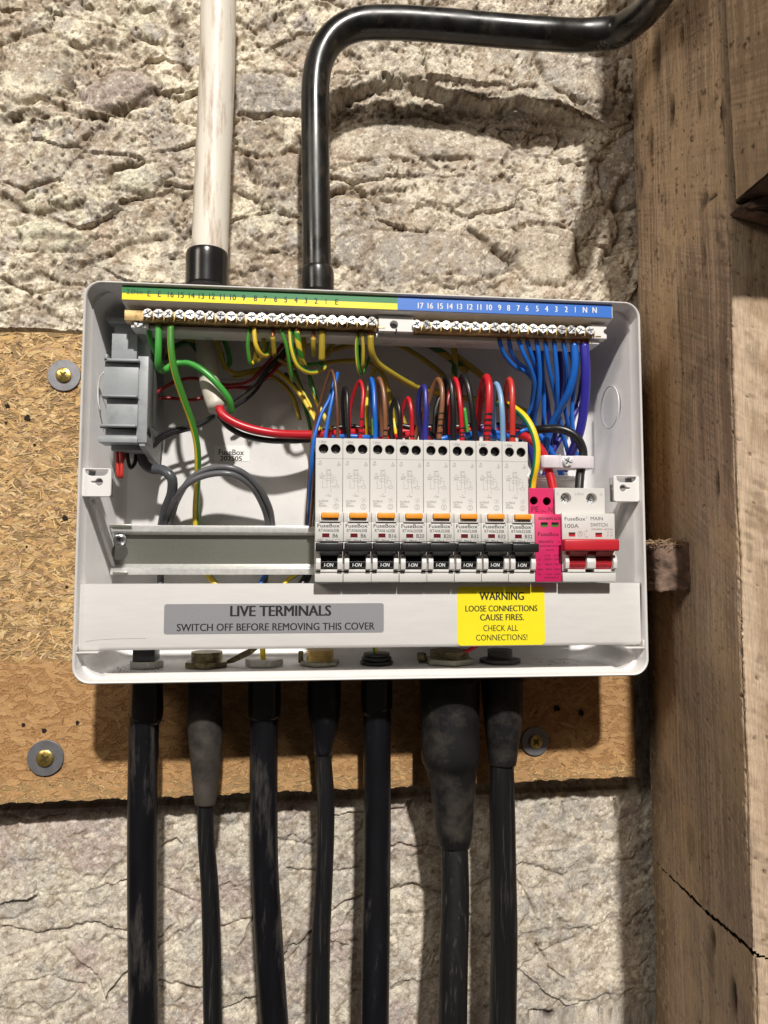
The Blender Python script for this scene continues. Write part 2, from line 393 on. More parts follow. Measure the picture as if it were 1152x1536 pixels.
class Print:
    """flat lettering and line art gathered into one printed part at depth d"""
    def __init__(s, d): s.v, s.f, s.d = [], [], d
    def poly(s, pts):
        n = len(s.v); s.v += [V(x, z, s.d) for x, z in pts]; s.f.append(tuple(range(n, n + len(pts))))
    def line(s, x0, z0, x1, z1, w=.12):
        L = math.hypot(x1 - x0, z1 - z0) or 1; nx, nz = -(z1 - z0) / L * w / 2, (x1 - x0) / L * w / 2
        s.poly([(x0 + nx, z0 + nz), (x1 + nx, z1 + nz), (x1 - nx, z1 - nz), (x0 - nx, z0 - nz)])
    def ring(s, x, z, r, w=.12, n=14, gap=0):
        for i in range(n):
            if gap and i % gap == 0: continue
            a, b = 2 * PI * i / n, 2 * PI * (i + 1) / n
            s.line(x + r * math.cos(a), z + r * math.sin(a), x + r * math.cos(b), z + r * math.sin(b), w)
    def text(s, t, x0, x1, z0, z1, bold=0.0, slant=0):
        """fit to the box: z0 baseline, z1 cap height"""
        co, f = text_mesh(t, bold); n = len(s.v)
        a, b = co.min(0), co.max(0)
        base = 0.0; cap = .70 if any(c.isupper() or c.isdigit() for c in t) else b[1]
        hh = z1 - z0; w = bold * 2.2 * hh; k = 0
        for ox in ((0,) if not bold else (-w, 0, w)):
            n = len(s.v)
            for x, y in co:
                zz = z0 + (y - base) / cap * (z1 - z0)
                s.v.append(V(x0 + w + (x - a[0]) / (b[0] - a[0]) * (x1 - x0 - 2 * w) + slant * (zz - z0) + ox, zz, s.d + .006 * k))
            s.f += [tuple(i + n for i in q) for q in f]; k += 1
    def num(s, t, px, pyb, pyt, bold=0.0, sq=.92):
        """centred, natural proportions"""
        A = U(px, pyb, s.d); B = U(px, pyt, s.d); co, f = text_mesh(t); wd = (co.max(0)[0] - co.min(0)[0]) / .70 * (B[1] - A[1]) * sq
        s.text(t, A[0] - wd / 2, A[0] + wd / 2, A[1], B[1], bold)
    def tpx(s, t, px0, px1, pyb, pyt, bold=0.0):
        """box given by photo pixels: left, right, baseline, cap line"""
        a = U(px0, pyb, s.d); b = U(px1, pyt, s.d); zb = (a[1] + U(px1, pyb, s.d)[1]) / 2; zt = (U(px0, pyt, s.d)[1] + b[1]) / 2
        s.text(t, a[0], b[0], zb, zt, bold)
    def build(s, name, m, parent=None):
        return link(name, mesh(name, s.v, s.f), m, parent)

def dup(root, dx=0, label=None, children=True):
    def cp(o, par):
        c = o.copy(); COL.objects.link(c)
        if par is not None: c.parent = par; c.matrix_parent_inverse = o.matrix_parent_inverse.copy()
        for ch in kids.get(o, []): cp(ch, c)
        return c
    kids = {}
    def walk(o):
        for ch in o.children: kids.setdefault(o, []).append(ch); walk(ch)
    walk(root)
    r = cp(root, None); r.location = root.location + Vector((dx / 1000, 0, 0))
    if label: r['label'] = label
    return r

# ------------------------------------------------------------------ numpy noise
def lattice(shape_seed, nx, nz): return np.random.default_rng(shape_seed).random((nx, nz))
def vnoise(x, z, cell, seed):
    """smooth value noise, cell in mm (scalar or pair)"""
    cx, cz = cell if isinstance(cell, (tuple, list)) else (cell, cell)
    u = x / cx + 1000.37; w = z / cz + 1000.71
    iu = np.floor(u).astype(np.int64); iw = np.floor(w).astype(np.int64); fu = u - iu; fw = w - iw
    fu = fu * fu * (3 - 2 * fu); fw = fw * fw * (3 - 2 * fw)
    T = lattice(seed, 512, 512)
    g = lambda a, b: T[a & 511, b & 511]
    return (g(iu, iw) * (1 - fu) + g(iu + 1, iw) * fu) * (1 - fw) + (g(iu, iw + 1) * (1 - fu) + g(iu + 1, iw + 1) * fu) * fw
def fbm(x, z, cell, seed, o=5, gain=.5, ridge=False):
    cx, cz = cell if isinstance(cell, (tuple, list)) else (cell, cell)
    r = 0; a = 1; t = 0
    for i in range(o):
        ca, sa = math.cos(i * 1.1), math.sin(i * 1.1)
        n = vnoise(x * ca + z * sa if i else x, -x * sa + z * ca if i else z, (cx / 2 ** i, cz / 2 ** i) if i < 2 else ((cx + cz) / 2 / 2 ** i), seed + i)
        if ridge: n = 1 - abs(2 * n - 1)
        r = r + a * n; t += a; a *= gain
    return r / t
def sstep(a, b, x):
    t = np.clip((x - a) / (b - a), 0, 1); return t * t * (3 - 2 * t)
def polydist(X, Z, pts):
    best = np.full(X.shape, 1e9)
    for (x0, z0), (x1, z1) in zip(pts[:-1], pts[1:]):
        dx, dz = x1 - x0, z1 - z0; L = dx * dx + dz * dz or 1e-9
        t = np.clip(((X - x0) * dx + (Z - z0) * dz) / L, 0, 1)
        best = np.minimum(best, np.hypot(X - x0 - t * dx, Z - z0 - t * dz))
    return best
def pts_in(X, Z, poly):
    c = np.zeros(X.shape, bool); n = len(poly)
    for i in range(n):
        x0, z0 = poly[i]; x1, z1 = poly[(i + 1) % n]
        if z0 == z1: continue
        m = ((z0 > Z) != (z1 > Z)) & (X < (x1 - x0) * (Z - z0) / (z1 - z0) + x0); c ^= m
    return c
def sdist(X, Z, poly):
    d = polydist(X, Z, list(poly) + [poly[0]]); return np.where(pts_in(X, Z, poly), d, -d)

def grid_object(name, P, col, m, parent=None, keep=None):
    """P: (nx,nz,3) place coordinates mm, col (nx,nz,3) albedo"""
    nx, nz = P.shape[:2]
    co = np.empty((nx * nz, 3)); q = P.reshape(-1, 3)
    co[:, 0] = q[:, 0] / 1000; co[:, 1] = -q[:, 2] / 1000; co[:, 2] = q[:, 1] / 1000
    I = np.arange(nx * nz).reshape(nx, nz)
    F = np.stack([I[:-1, :-1], I[1:, :-1], I[1:, 1:], I[:-1, 1:]], -1)
    if keep is not None: F = F[keep[:-1, :-1] & keep[1:, 1:] & keep[1:, :-1] & keep[:-1, 1:]]
    F = F.reshape(-1, 4)
    me = bpy.data.meshes.new(name)
    me.vertices.add(len(co)); me.vertices.foreach_set('co', co.ravel().astype(np.float32))
    me.loops.add(F.size); me.loops.foreach_set('vertex_index', F.ravel().astype(np.int32))
    me.polygons.add(len(F)); me.polygons.foreach_set('loop_start', np.arange(0, F.size, 4, dtype=np.int32))
    me.polygons.foreach_set('loop_total', np.full(len(F), 4, np.int32))
    me.update(calc_edges=True)
    a = me.color_attributes.new('albedo', 'FLOAT_COLOR', 'POINT')
    c4 = np.ones((nx * nz, 4), np.float32); c4[:, :3] = col.reshape(-1, 3); a.data.foreach_set('color', c4.ravel())
    me.shade_smooth()
    return link(name, me, m, parent)

def mixc(a, b, t): return a * (1 - t[..., None]) + np.array(b) * t[..., None]

# ================================================================== SETTING: rubble stone wall
def rng_axis(lo, hi, dense, coarse):
    """dense = list of (a,b,step)"""
    out = []; x = lo
    for a, b, s in dense:
        while x < a - coarse: out.append(x); x += coarse
        out.append(x) if x < a else None
        out += list(np.arange(a, b, s)); x = b
    while x < hi: out.append(x); x += coarse
    out.append(hi)
    return np.array(sorted(set(out)))
xs = rng_axis(-420, 420, [(-292, 246, .85)], 6)
zs = rng_axis(-560, 560, [(-398, -208, .85), (110, 425, .85)], 6)
X, Z = np.meshgrid(xs, zs, indexing='ij')
def W2(pts, d): return [U(a, b, d)[:2] for a, b in pts]
upper = sstep(-40, 40, Z)
wx = X + 10 * (fbm(X, Z, 34, 11, 4) - .5) + 2.2 * (fbm(X, Z, 5, 15, 2) - .5)
wz = Z + 9 * (fbm(X, Z, 34, 21, 4) - .5) + 2.2 * (fbm(X, Z, 5, 25, 2) - .5)
def cells(x, z, cx, cz, seed):
    """irregular courses: returns id, F2-F1 (mm-ish), local offset from the cell centre"""
    r = np.random.default_rng(seed); JX, JZ, HT = r.random((256, 256)), r.random((256, 256)), r.random((256, 256))
    v = z / cz + 60.2; jz = np.floor(v).astype(int)
    f1 = np.full(x.shape, 1e9); f2 = np.full(x.shape, 1e9); cid = np.zeros(x.shape, int); ox = np.zeros(x.shape); oz = np.zeros(x.shape)
    for dj in (-1, 0, 1):
        row = jz + dj; u = x / cx + 60.7 + .5 * (row % 2); iu = np.floor(u).astype(int)
        for di in (-1, 0, 1):
            c = iu + di; a_, b_ = c & 255, row & 255
            px_ = (c + .5 + .75 * (JX[a_, b_] - .5) - 60.7 - .5 * (row % 2)) * cx; pz_ = (row + .5 + .7 * (JZ[a_, b_] - .5) - 60.2) * cz
            dx, dz = x - px_, (z - pz_) * cx / cz * .8; dd = np.hypot(dx, dz) * (.8 + .4 * HT[a_, b_])
            m = dd < f1; f2 = np.where(m, f1, np.minimum(f2, dd)); f1 = np.where(m, dd, f1)
            cid = np.where(m, a_ * 256 + b_, cid); ox = np.where(m, x - px_, ox); oz = np.where(m, z - pz_, oz)
    return cid, f2 - f1, ox, oz
up_ = Z > 0
idU, eU, oxU, ozU = cells(wx + 14 * (fbm(X, Z, 60, 13, 2) - .5), wz, 74, 27, 3); idL, eL, oxL, ozL = cells(wx, wz, 95, 46, 5)
cid = np.where(up_, idU, idL + 70000); ed = np.where(up_, eU, eL); ox_ = np.where(up_, oxU, oxL); oz_ = np.where(up_, ozU, ozL)
HR = np.random.default_rng(77).random((140000, 4))
# stones picked out from the photograph
SP = [([(500, 388), (512, 362), (560, 345), (625, 348), (690, 352), (735, 372), (775, 395), (735, 410), (680, 404), (640, 415), (600, 420), (545, 408)], (.40, .37, .33), 3.0),
      ([(352, 112), (400, 108), (452, 112), (452, 140), (450, 168), (400, 170), (356, 168)], (.42, .385, .35), 1.0),
      ([(115, 125), (150, 108), (205, 106), (238, 126), (222, 150), (175, 162), (128, 156)], (.42, .35, .31), 3.0),
      ([(800, 70), (850, 76), (930, 84), (925, 150), (890, 150), (838, 128)], (.50, .47, .42), 2.0),
      ([(770, 342), (800, 332), (862, 345), (866, 395), (845, 425), (795, 420), (768, 385)], (.60, .53, .41), 4.0),
      ([(170, 250), (240, 242), (258, 262), (225, 284), (170, 280)], (.72, .68, .54), 3.0),
      ([(498, 190), (560, 160), (640, 160), (720, 178), (780, 205), (760, 232), (660, 226), (560, 232), (505, 226)], (.60, .53, .42), 1.0),
      ([(0, 60), (60, 45), (112, 70), (100, 130), (30, 150), (0, 140)], (.78, .71, .56), 4.0),
      ([(372, 232), (450, 225), (452, 262), (400, 275), (376, 262)], (.52, .44, .36), 2.0),
      ([(20, 338), (70, 326), (140, 344), (120, 368), (40, 374)], (.70, .67, .52), 3.0),
      ([(905, 250), (935, 200), (962, 190), (962, 300), (940, 305), (910, 290)], (.36, .33, .31), 2.0)]
for k, (pl, cc_, rise) in enumerate(SP):
    sd = sdist(wx, wz, W2(pl, -12)); m = sd > -1.5
    cid = np.where(m, 139000 + k, cid); ed = np.where(m, np.abs(sd + 1.5) * 2.2, np.where(sd > -8, np.minimum(ed, np.abs(sd + 1.5) * 2.2), ed))
    ox_ = np.where(m, 0, ox_); oz_ = np.where(m, 0, oz_); HR[139000 + k] = (.5 + rise / 7, .5, .5, .5)
spec = cid >= 139000; flat_ = 1 - .72 * (spec * sstep(0, 8, ed))
jw = fbm(X, Z, 26, 33, 4) + .12 * (ed < 6) * (np.minimum(1, sum(sdist(wx, wz, W2(pl, -12)) > -6 for pl, _, _ in SP)))                                 # where joints are open, where mortar is flush
joint = (1 - sstep(1.0, 8.5, ed)) * sstep(.48, .66, jw)
tight = (1 - sstep(.2, 3.4, ed)) * sstep(.46, .60, jw)
amp = np.where(up_, .62, .28)
h = amp * (6.0 * (HR[cid, 0] - .5) * sstep(0, 14, ed) + (HR[cid, 1] - .5) * .16 * ox_ + ((HR[cid, 2] - .5) * .30 - .05) * oz_)
h = np.clip(h, -7, 7)
h -= amp * (2.8 * joint + 1.4 * tight)
h += 9 * (fbm(wx, wz, (110, 50), 31, 4, .5) - .5) * amp
h += flat_ * amp * 5.5 * (fbm(wx, wz, (24, 11), 41, 5, .58) - .5)
h += flat_ * amp * 5.0 * (sstep(.47, .55, fbm(wx, wz, (70, 16), 45, 4, .55)) - .5)
rid = fbm(wx, wz, (24, 8), 51, 4, .55, True)
h -= flat_ * amp * 3.0 * sstep(.76, .92, rid)
pit = fbm(wx, wz, 10, 61, 4, .6)
h -= flat_ * (.5 + 1.8 * upper) * sstep(.66, .80, pit)
fine = fbm(X, Z, 4.2, 71, 4, .72)
h += (.4 + .6 * flat_) * (2.7 * upper + 1.5 * (1 - upper)) * (fine - .5)
crumb = fbm(X, Z, 2.6, 75, 2, .6); h += (.35 + .55 * upper) * sstep(.60, .85, crumb)
base = np.where(Z > 0, -15.0, -26.0)
# ledge whose lower side is set back (arched, right of the black conduit)
led = W2([(486, 178), (497, 155), (520, 128), (560, 112), (610, 108), (650, 116), (690, 132), (735, 146), (780, 142), (830, 156), (888, 178), (893, 200), (868, 226), (905, 262)], -12)
ldist = polydist(wx, wz, led)
side = np.interp(X[:, 0], [p[0] for p in led[:12]], [p[1] for p in led[:12]])[:, None] - wz
inside = (X > led[0][0] - 3) & (X < led[11][0] + 6)
h -= np.where(inside, 12 * sstep(-1.5, 6.5, side + 3.0 * (fbm(X, Z, 7, 37, 4, .6) - .5)) * sstep(80, 8, side) * sstep(led[0][0] - 3, led[0][0] + 14, X) * sstep(led[11][0] + 4, led[11][0] - 34, X), 0)
# crevices and cracks traced from the wall
crev = [([(0, 292), (30, 305), (60, 318), (120, 292)], 5, 3), ([(75, 150), (115, 166), (150, 168), (190, 162), (232, 132)], 5, 2.6),
        ([(160, 268), (166, 248), (205, 242)], 6, 3), ([(5, 180), (40, 165), (60, 175)], 5, 3), ([(50, 355), (75, 350), (112, 350)], 3, 3),
        ([(120, 395), (165, 380), (190, 364), (242, 352)], 6, 3), ([(358, 172), (400, 172), (452, 171)], 3.5, 1.6), ([(345, 20), (385, 42)], 4, 1.6),
        ([(232, 60), (210, 50)], 5, 3), ([(95, 75), (100, 120), (108, 135)], 5, 3.5), ([(495, 284), (540, 288), (605, 281)], 5, 2.2),
        ([(875, 150), (900, 168), (915, 160)], 7, 5), ([(705, 345), (735, 360), (765, 396), (775, 375)], 6, 2.6), ([(868, 320), (868, 390)], 3, 1.5),
        ([(620, 215), (640, 228), (662, 246)], 4, 2), ([(370, 240), (380, 262), (395, 250)], 5, 3), ([(355, 370), (400, 380), (450, 372)], 3, 2),
        ([(905, 395), (935, 340), (925, 290), (945, 262)], 6, 3), ([(420, 22), (436, 50)], 3, 1.5), ([(260, 10), (275, 60), (280, 110)], 4, 3),
        ([(140, 60), (175, 72), (200, 55)], 5, 3), ([(10, 425), (60, 410), (100, 428)], 4, 3), ([(250, 330), (270, 350), (290, 335)], 4, 2.5)]
dark = np.zeros_like(X)
for pl, dep, wd in crev:
    dd = polydist(wx, wz, W2(pl, -12)); g = np.exp(-(dd / wd) ** 2); h -= .8 * dep * g; dark = np.maximum(dark, g * .6)
lcr = [([(330, 1395), (372, 1382), (420, 1394)], 2.4, 1.0), ([(440, 1440), (480, 1388), (520, 1352), (560, 1345)], 4, 1.1), ([(360, 1420), (380, 1380), (395, 1340)], 2.5, 1),
       ([(586, 1342), (620, 1330), (655, 1338), (700, 1352)], 4, 1.4), ([(586, 1270), (640, 1272), (700, 1290)], 2.5, .9), ([(240, 1478), (285, 1490), (330, 1478)], 3, 1.2),
       ([(245, 1270), (262, 1260), (270, 1268)], 3, 1), ([(262, 1480), (300, 1492)], 3.5, 1.4), ([(0, 1395), (60, 1408), (130, 1386), (190, 1399)], 3, 1.2),
       ([(0, 1225), (40, 1235), (95, 1226)], 3, 1.4), ([(20, 1478), (80, 1470), (140, 1486)], 2, .9), ([(772, 1320), (790, 1345), (800, 1370)], 2.5, 1),
       ([(805, 1420), (822, 1450), (846, 1470)], 2.5, 1), ([(775, 1538), (800, 1520), (830, 1522)], 3, 1.4), ([(925, 1200), (927, 1230)], 3, 1), ([(844, 1205), (846, 1232)], 2.5, .9),
       ([(430, 1305), (470, 1310), (540, 1302)], 2, .8), ([(385, 1230), (420, 1262), (470, 1270)], 1.6, .8)]
for pl, dep, wd in lcr:
    dd = polydist(X + 3 * (fbm(X, Z, 9, 91, 3) - .5), Z + 5 * (fbm(X, Z, 9, 95, 3) - .5), W2(pl, -24)); g = np.exp(-(dd / wd) ** 2); h -= dep * g; dark = np.maximum(dark, g * .45 * sstep(.40, .55, fbm(X, Z, 12, 97, 3)))
h = np.clip(h, -26, 10 - 3 * (1 - upper))
# keep the wall behind the board
bh = (Z < 122) & (Z > -232) & (X < 214)
h = np.where(bh, np.minimum(h, -6), h)
P = np.stack([X, Z, base + h], -1)
# albedo: limewash over bare stone, with earth in the pores
tint = HR[cid, 3]
lime = np.array([.80, .725, .575])
c = np.broadcast_to(lime, X.shape + (3,)).copy()
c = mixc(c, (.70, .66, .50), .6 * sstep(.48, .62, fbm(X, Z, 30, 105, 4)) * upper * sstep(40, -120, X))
bare = np.where(tint[..., None] < .35, np.array([.50, .44, .37]), np.where(tint[..., None] < .7, np.array([.56, .46, .36]), np.array([.47, .43, .39])))
for k, (pl, cc_, rise) in enumerate(SP): bare = np.where((cid == 139000 + k)[..., None], np.array(cc_), bare)
wash = sstep(.42, .58, fbm(wx, wz, (38, 18), 111, 6, .66) + .12 * (tint - .5) + .05 * (X < -60) + np.where(cid >= 139000, -.26, 0))
c = c * wash[..., None] + bare * (1 - wash[..., None])
c = mixc(c, (.70, .635, .54), (1 - upper) * .62)
c = mixc(c, (.50, .44, .38), .6 * sstep(.50, .62, fbm(wx, wz, 20, 121, 6, .66)) * (1 - upper))
c = mixc(c, (.50, .40, .37), .75 * sstep(.50, .62, fbm(wx, wz, 45, 131, 5, .6)) * (1 - upper) * sstep(150, 0, X))
brown = np.array([.33, .25, .17]); soil = np.array([.12, .088, .06])
c = mixc(c, (.40, .32, .24), .8 * sstep(.50, .62, fbm(wx, wz, (60, 18), 171, 6, .62)) * upper)
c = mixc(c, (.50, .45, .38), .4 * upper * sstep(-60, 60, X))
c = mixc(c, (.36, .33, .30), .55 * upper * sstep(.54, .66, fbm(wx, wz, (34, 20), 181, 6, .66)))
c = mixc(c, (.40, .38, .36), .6 * (1 - upper) * sstep(.53, .64, fbm(wx, wz, (30, 18), 185, 6, .68)))
g2 = fbm(wx, wz, 5.5, 141, 4, .74)
c = mixc(c, brown, (.35 + .65 * flat_) * (.66 * upper + .52 * (1 - upper)) * sstep(.52, .64, g2))
g3 = fbm(X, Z, 2.4, 161, 2, .7); c = mixc(c, (.20, .15, .105), (.6 * upper + .45 * (1 - upper)) * sstep(.62, .76, g3))
c = mixc(c, soil, .65 * sstep(.67, .80, pit))
c = mixc(c, soil, .6 * sstep(.80, .92, rid) * upper)
c = mixc(c, (.24, .18, .125), .45 * np.maximum(joint * .5, tight) * (.1 + .9 * upper))
c = mixc(c, soil, dark)
sp = fbm(X, Z, 3.2, 151, 3, .7); c = mixc(c, (.86, .80, .67), .6 * sstep(.58, .72, sp))
P = np.stack([X, Z, base + h], -1)
keep = ~((np.abs(X) < 165) & (Z < 95) & (Z > -190))
solid = ed > 1.2
def same(m_or_id):
    q = m_or_id; return (q[:-1, :-1] == q[1:, :-1]) & (q[:-1, :-1] == q[1:, 1:]) & (q[:-1, :-1] == q[:-1, 1:])
qs = same(cid) & solid[:-1, :-1] & solid[1:, 1:] & solid[1:, :-1] & solid[:-1, 1:]
inside_dense = (X > -290) & (X < 244) & (((Z > 112) & (Z < 423)) | ((Z > -396) & (Z < -210)))
qs &= inside_dense[:-1, :-1]
kq = keep[:-1, :-1] & keep[1:, 1:] & keep[1:, :-1] & keep[:-1, 1:]
def grid_part(name, qmask, m, parent=None):
    """mesh from the chosen quads of the wall grid only"""
    ii, jj = np.nonzero(qmask); i0, i1, j0, j1 = ii.min(), ii.max() + 2, jj.min(), jj.max() + 2
    nz = j1 - j0; I = np.arange((i1 - i0) * nz).reshape(i1 - i0, nz)
    F = np.stack([I[:-1, :-1], I[1:, :-1], I[1:, 1:], I[:-1, 1:]], -1)[qmask[i0:i1 - 1, j0:j1 - 1]]
    used, inv = np.unique(F, return_inverse=True); F = inv.reshape(-1, 4)
    q = P[i0:i1, j0:j1].reshape(-1, 3)[used]; cc = c[i0:i1, j0:j1].reshape(-1, 3)[used]; nn_ = NRM[i0:i1, j0:j1].reshape(-1, 3)[used]
    co = np.stack([q[:, 0], -q[:, 2], q[:, 1]], -1) / 1000
    me = bpy.data.meshes.new(name)
    me.vertices.add(len(co)); me.vertices.foreach_set('co', co.ravel().astype(np.float32))
    me.loops.add(F.size); me.loops.foreach_set('vertex_index', F.ravel().astype(np.int32))
    me.polygons.add(len(F)); me.polygons.foreach_set('loop_start', np.arange(0, F.size, 4, dtype=np.int32)); me.polygons.foreach_set('loop_total', np.full(len(F), 4, np.int32))
    me.update(calc_edges=True)
    a_ = me.color_attributes.new('albedo', 'FLOAT_COLOR', 'POINT'); c4 = np.ones((len(co), 4), np.float32); c4[:, :3] = cc; a_.data.foreach_set('color', c4.ravel())
    me.shade_smooth(); me.normals_split_custom_set_from_vertices([tuple(v) for v in nn_])
    return link(name, me, m, parent)
gx = np.gradient(P[..., 2], xs, axis=0); gz = np.gradient(P[..., 2], zs, axis=1)
NRM = np.stack([-gx, -np.ones_like(gx), -gz], -1); NRM /= np.linalg.norm(NRM, axis=-1, keepdims=True)
ids, cnt = np.unique(cid[:-1, :-1][qs & kq], return_counts=True)
big = ids[cnt > 120]
is_stone = qs & kq & np.isin(cid[:-1, :-1], big)
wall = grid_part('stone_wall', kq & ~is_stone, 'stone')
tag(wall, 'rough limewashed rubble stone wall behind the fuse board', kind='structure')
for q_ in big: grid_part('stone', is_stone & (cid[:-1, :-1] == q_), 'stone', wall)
print('stones', len(big))

# ================================================================== chipboard backing board
board = empty('chipboard_panel', (-30, -50, 0), label='rough chipboard backing board fixed to the stone wall behind the white fuse board', cat='board')
bx = np.concatenate([[-340], np.arange(-300, 208.7, 3.0), [208.7]]); bz = np.arange(-1, 116 + 3, 3.0)
def board_bottom(x): return -219.5 + (x + 250) * .0113 + .5 * math.sin(x * .2) + .4 * math.sin(x * .53)
nb = len(bx); T = np.linspace(0, 1, 110)
BX, BT = np.meshgrid(bx, T, indexing='ij')
bot = np.array([board_bottom(x) for x in bx])[:, None]
BZ = bot + (116 + .5 * np.sin(BX * .1) - bot) * BT
BD = .5 * (fbm(BX, BZ, 6, 501, 3) - .5)
def stain(x, z):
    return sstep(-119, -123, z + .6 * np.sin(x * .11)) 
def board_col(x, z):
    c = np.broadcast_to(np.array([.40, .27, .13]), x.shape + (3,)).copy()
    st = stain(x, z) * (1 - sstep(-203, -207, z) * .8)
    c = mixc(c, (.40, .21, .085), st * .85)
    c = mixc(c, (.18, .095, .045), st * .6 * sstep(.55, .7, fbm(x, z, 26, 511, 4)) * sstep(120, 190, x))
    return c
edge = BT == 0
bc = board_col(BX, BZ) * (.72 + .25 * stain(BX, BZ))[..., None]
face = grid_object('board_face', np.stack([BX, BZ, BD - .25], -1), bc, 'board')
place(face, board)
# thickness: back and edges
mb = MB(); mb.box(-340, 208.4, -213.5, 115.4, -18, -.9)
eg = mb.build('board_core', mat('chipboard core', (.20, .13, .065, 1), .85, var=.35, scale=500, bump=.5, bscale=900)); place(eg, board)
mb = MB()
for i in range(0, nb - 1):
    x0, x1 = bx[i], bx[i + 1]; mb.prism([(x0, -214), (x1, -214), (x1, bot[i + 1, 0]), (x0, bot[i, 0])], -18, -.6, 'd')
eg2 = mb.build('board_edge', mat('chipboard cut edge', (.26, .17, .08, 1), .85, var=.4, scale=600, bump=.5, bscale=900)); place(eg2, board)
# pressed wood flakes (countless)
pal = np.array([(.56, .37, .17), (.50, .31, .13), (.60, .42, .20), (.44, .27, .12), (.64, .47, .25), (.33, .20, .10), (.44, .29, .17), (.54, .34, .14)])
fv, ff, fc = [], [], []
for it in range(5200):
    x = random.uniform(-300, 206); z = random.uniform(-217, 114)
    if (abs(x) < 168 and -112 < z < 112) or (-168 < x < 168 and z > -112): continue
    L = random.uniform(5, 15); w_ = random.uniform(1.6, 4.5); a = random.gauss(0, .5); ca, sa = math.cos(a), math.sin(a); k = len(fv); tw = random.gauss(0, .04)
    for u_, v_ in [(-L / 2, 0), (-L * .3, -w_ / 2), (L * random.uniform(.1, .4), -w_ / 2 * random.uniform(.5, 1)), (L / 2, random.uniform(-.3, .3) * w_), (L * random.uniform(.1, .35), w_ / 2), (-L * .3, w_ / 2 * random.uniform(.6, 1))]:
        xx = x + u_ * ca - v_ * sa; zz = max(board_bottom(x) + .5, min(115.5, z + u_ * sa + v_ * ca)); fv.append(V(min(xx, 208.6), zz, .02 + it * 2e-6 + v_ * tw + random.uniform(0, .1)))
    ff.append(tuple(range(k, k + 6))); cc = 1.12 * pal[random.randrange(len(pal))] * random.uniform(.82, 1.10)
    if z < -121: cc = cc * .2 + np.array([.47, .265, .115]) * .8 * random.uniform(.9, 1.1)
    fc += [cc] * 6
nfl = 0
for it in range(60000):
    x = random.uniform(-300, 208); z = random.uniform(-219, 115.5)
    if abs(x) < 168 and -112 < z < 112: continue
    if -168 < x < 168 and z > -112: continue
    if nfl > 26000: break
    nfl += 1
    st = z < -121
    L = random.uniform(1.4, 8.5) * (.6 if st else 1); w_ = random.uniform(.3, 1.0) if L < 4.5 else random.uniform(.45, 1.5)
    a = random.gauss(0, .6) if random.random() < .8 else random.uniform(0, PI)
    ca, sa = math.cos(a), math.sin(a); dz0 = random.uniform(-.1, .38) * (.5 if st else 1); tl = random.gauss(0, .025); tw = random.gauss(0, .11)
    k = len(fv); prof = [(-L / 2, 0), (-L * random.uniform(.2, .4), -w_ / 2), (L * random.uniform(.1, .4), -w_ / 2 * random.uniform(.5, 1)), (L / 2, random.uniform(-.3, .3) * w_), (L * random.uniform(.1, .35), w_ / 2), (-L * random.uniform(.2, .4), w_ / 2 * random.uniform(.6, 1))]
    for u_, v_ in prof:
        xx = x + u_ * ca - v_ * sa; zz = z + u_ * sa + v_ * ca
        zz = max(board_bottom(xx) - .2, min(116, zz)); xx = min(xx, 208.9)
        fv.append(V(xx, zz, .02 + dz0 + u_ * tl + v_ * tw))
    ff.append(tuple(range(k, k + 6)))
    cc = 1.18 * pal[random.randrange(len(pal))] * random.uniform(.70, 1.12)
    if st:
        f = .8 - .5 * min(1, max(0, (-196 - z + 4 * math.sin(x * .06)) / 10)) - .3 * max(0, (z + 130) / 9)
        cc = cc * (1 - f) + np.array([.46, .25, .105]) * f * random.uniform(.85, 1.12)
    if random.random() < .04: cc = cc * .45
    fc += [cc] * 6
me = mesh('wood_flake', fv, ff)
ca_ = me.color_attributes.new('albedo', 'FLOAT_COLOR', 'POINT'); arr = np.ones((len(fv), 4), np.float32); arr[:, :3] = np.array(fc); ca_.data.foreach_set('color', arr.ravel())
fl = link('wood_flake', me, 'flake'); fl['kind'] = 'stuff'; place(fl, board)
# old nail holes and knots in the board
for px_, py_, r in ((11, 609, 2.0), (41, 627, 2.6), (97, 776, 2.2), (9, 634, 1.3), (18, 529, .8), (95, 520, .7), (35, 1087, 1.5), (116, 1084, 1.6), (66, 1096, 1.9), (835, 1062, 3.0), (872, 1069, 2.6), (52, 667, 1.2), (28, 960, .8), (60, 900, .9), (40, 820, 1.0), (100, 880, 1.1), (590, 1120, .9)):
    x, z, _ = U(px_, py_, .6); n = 14
    ol = [(x + r * random.uniform(.55, 1.1) * math.cos(2 * PI * i / n), z + r * random.uniform(.55, 1.1) * math.sin(2 * PI * i / n)) for i in range(n)]
    o = plate('nail_hole', ol, [], .5, .95, 'hole'); place(o, board)

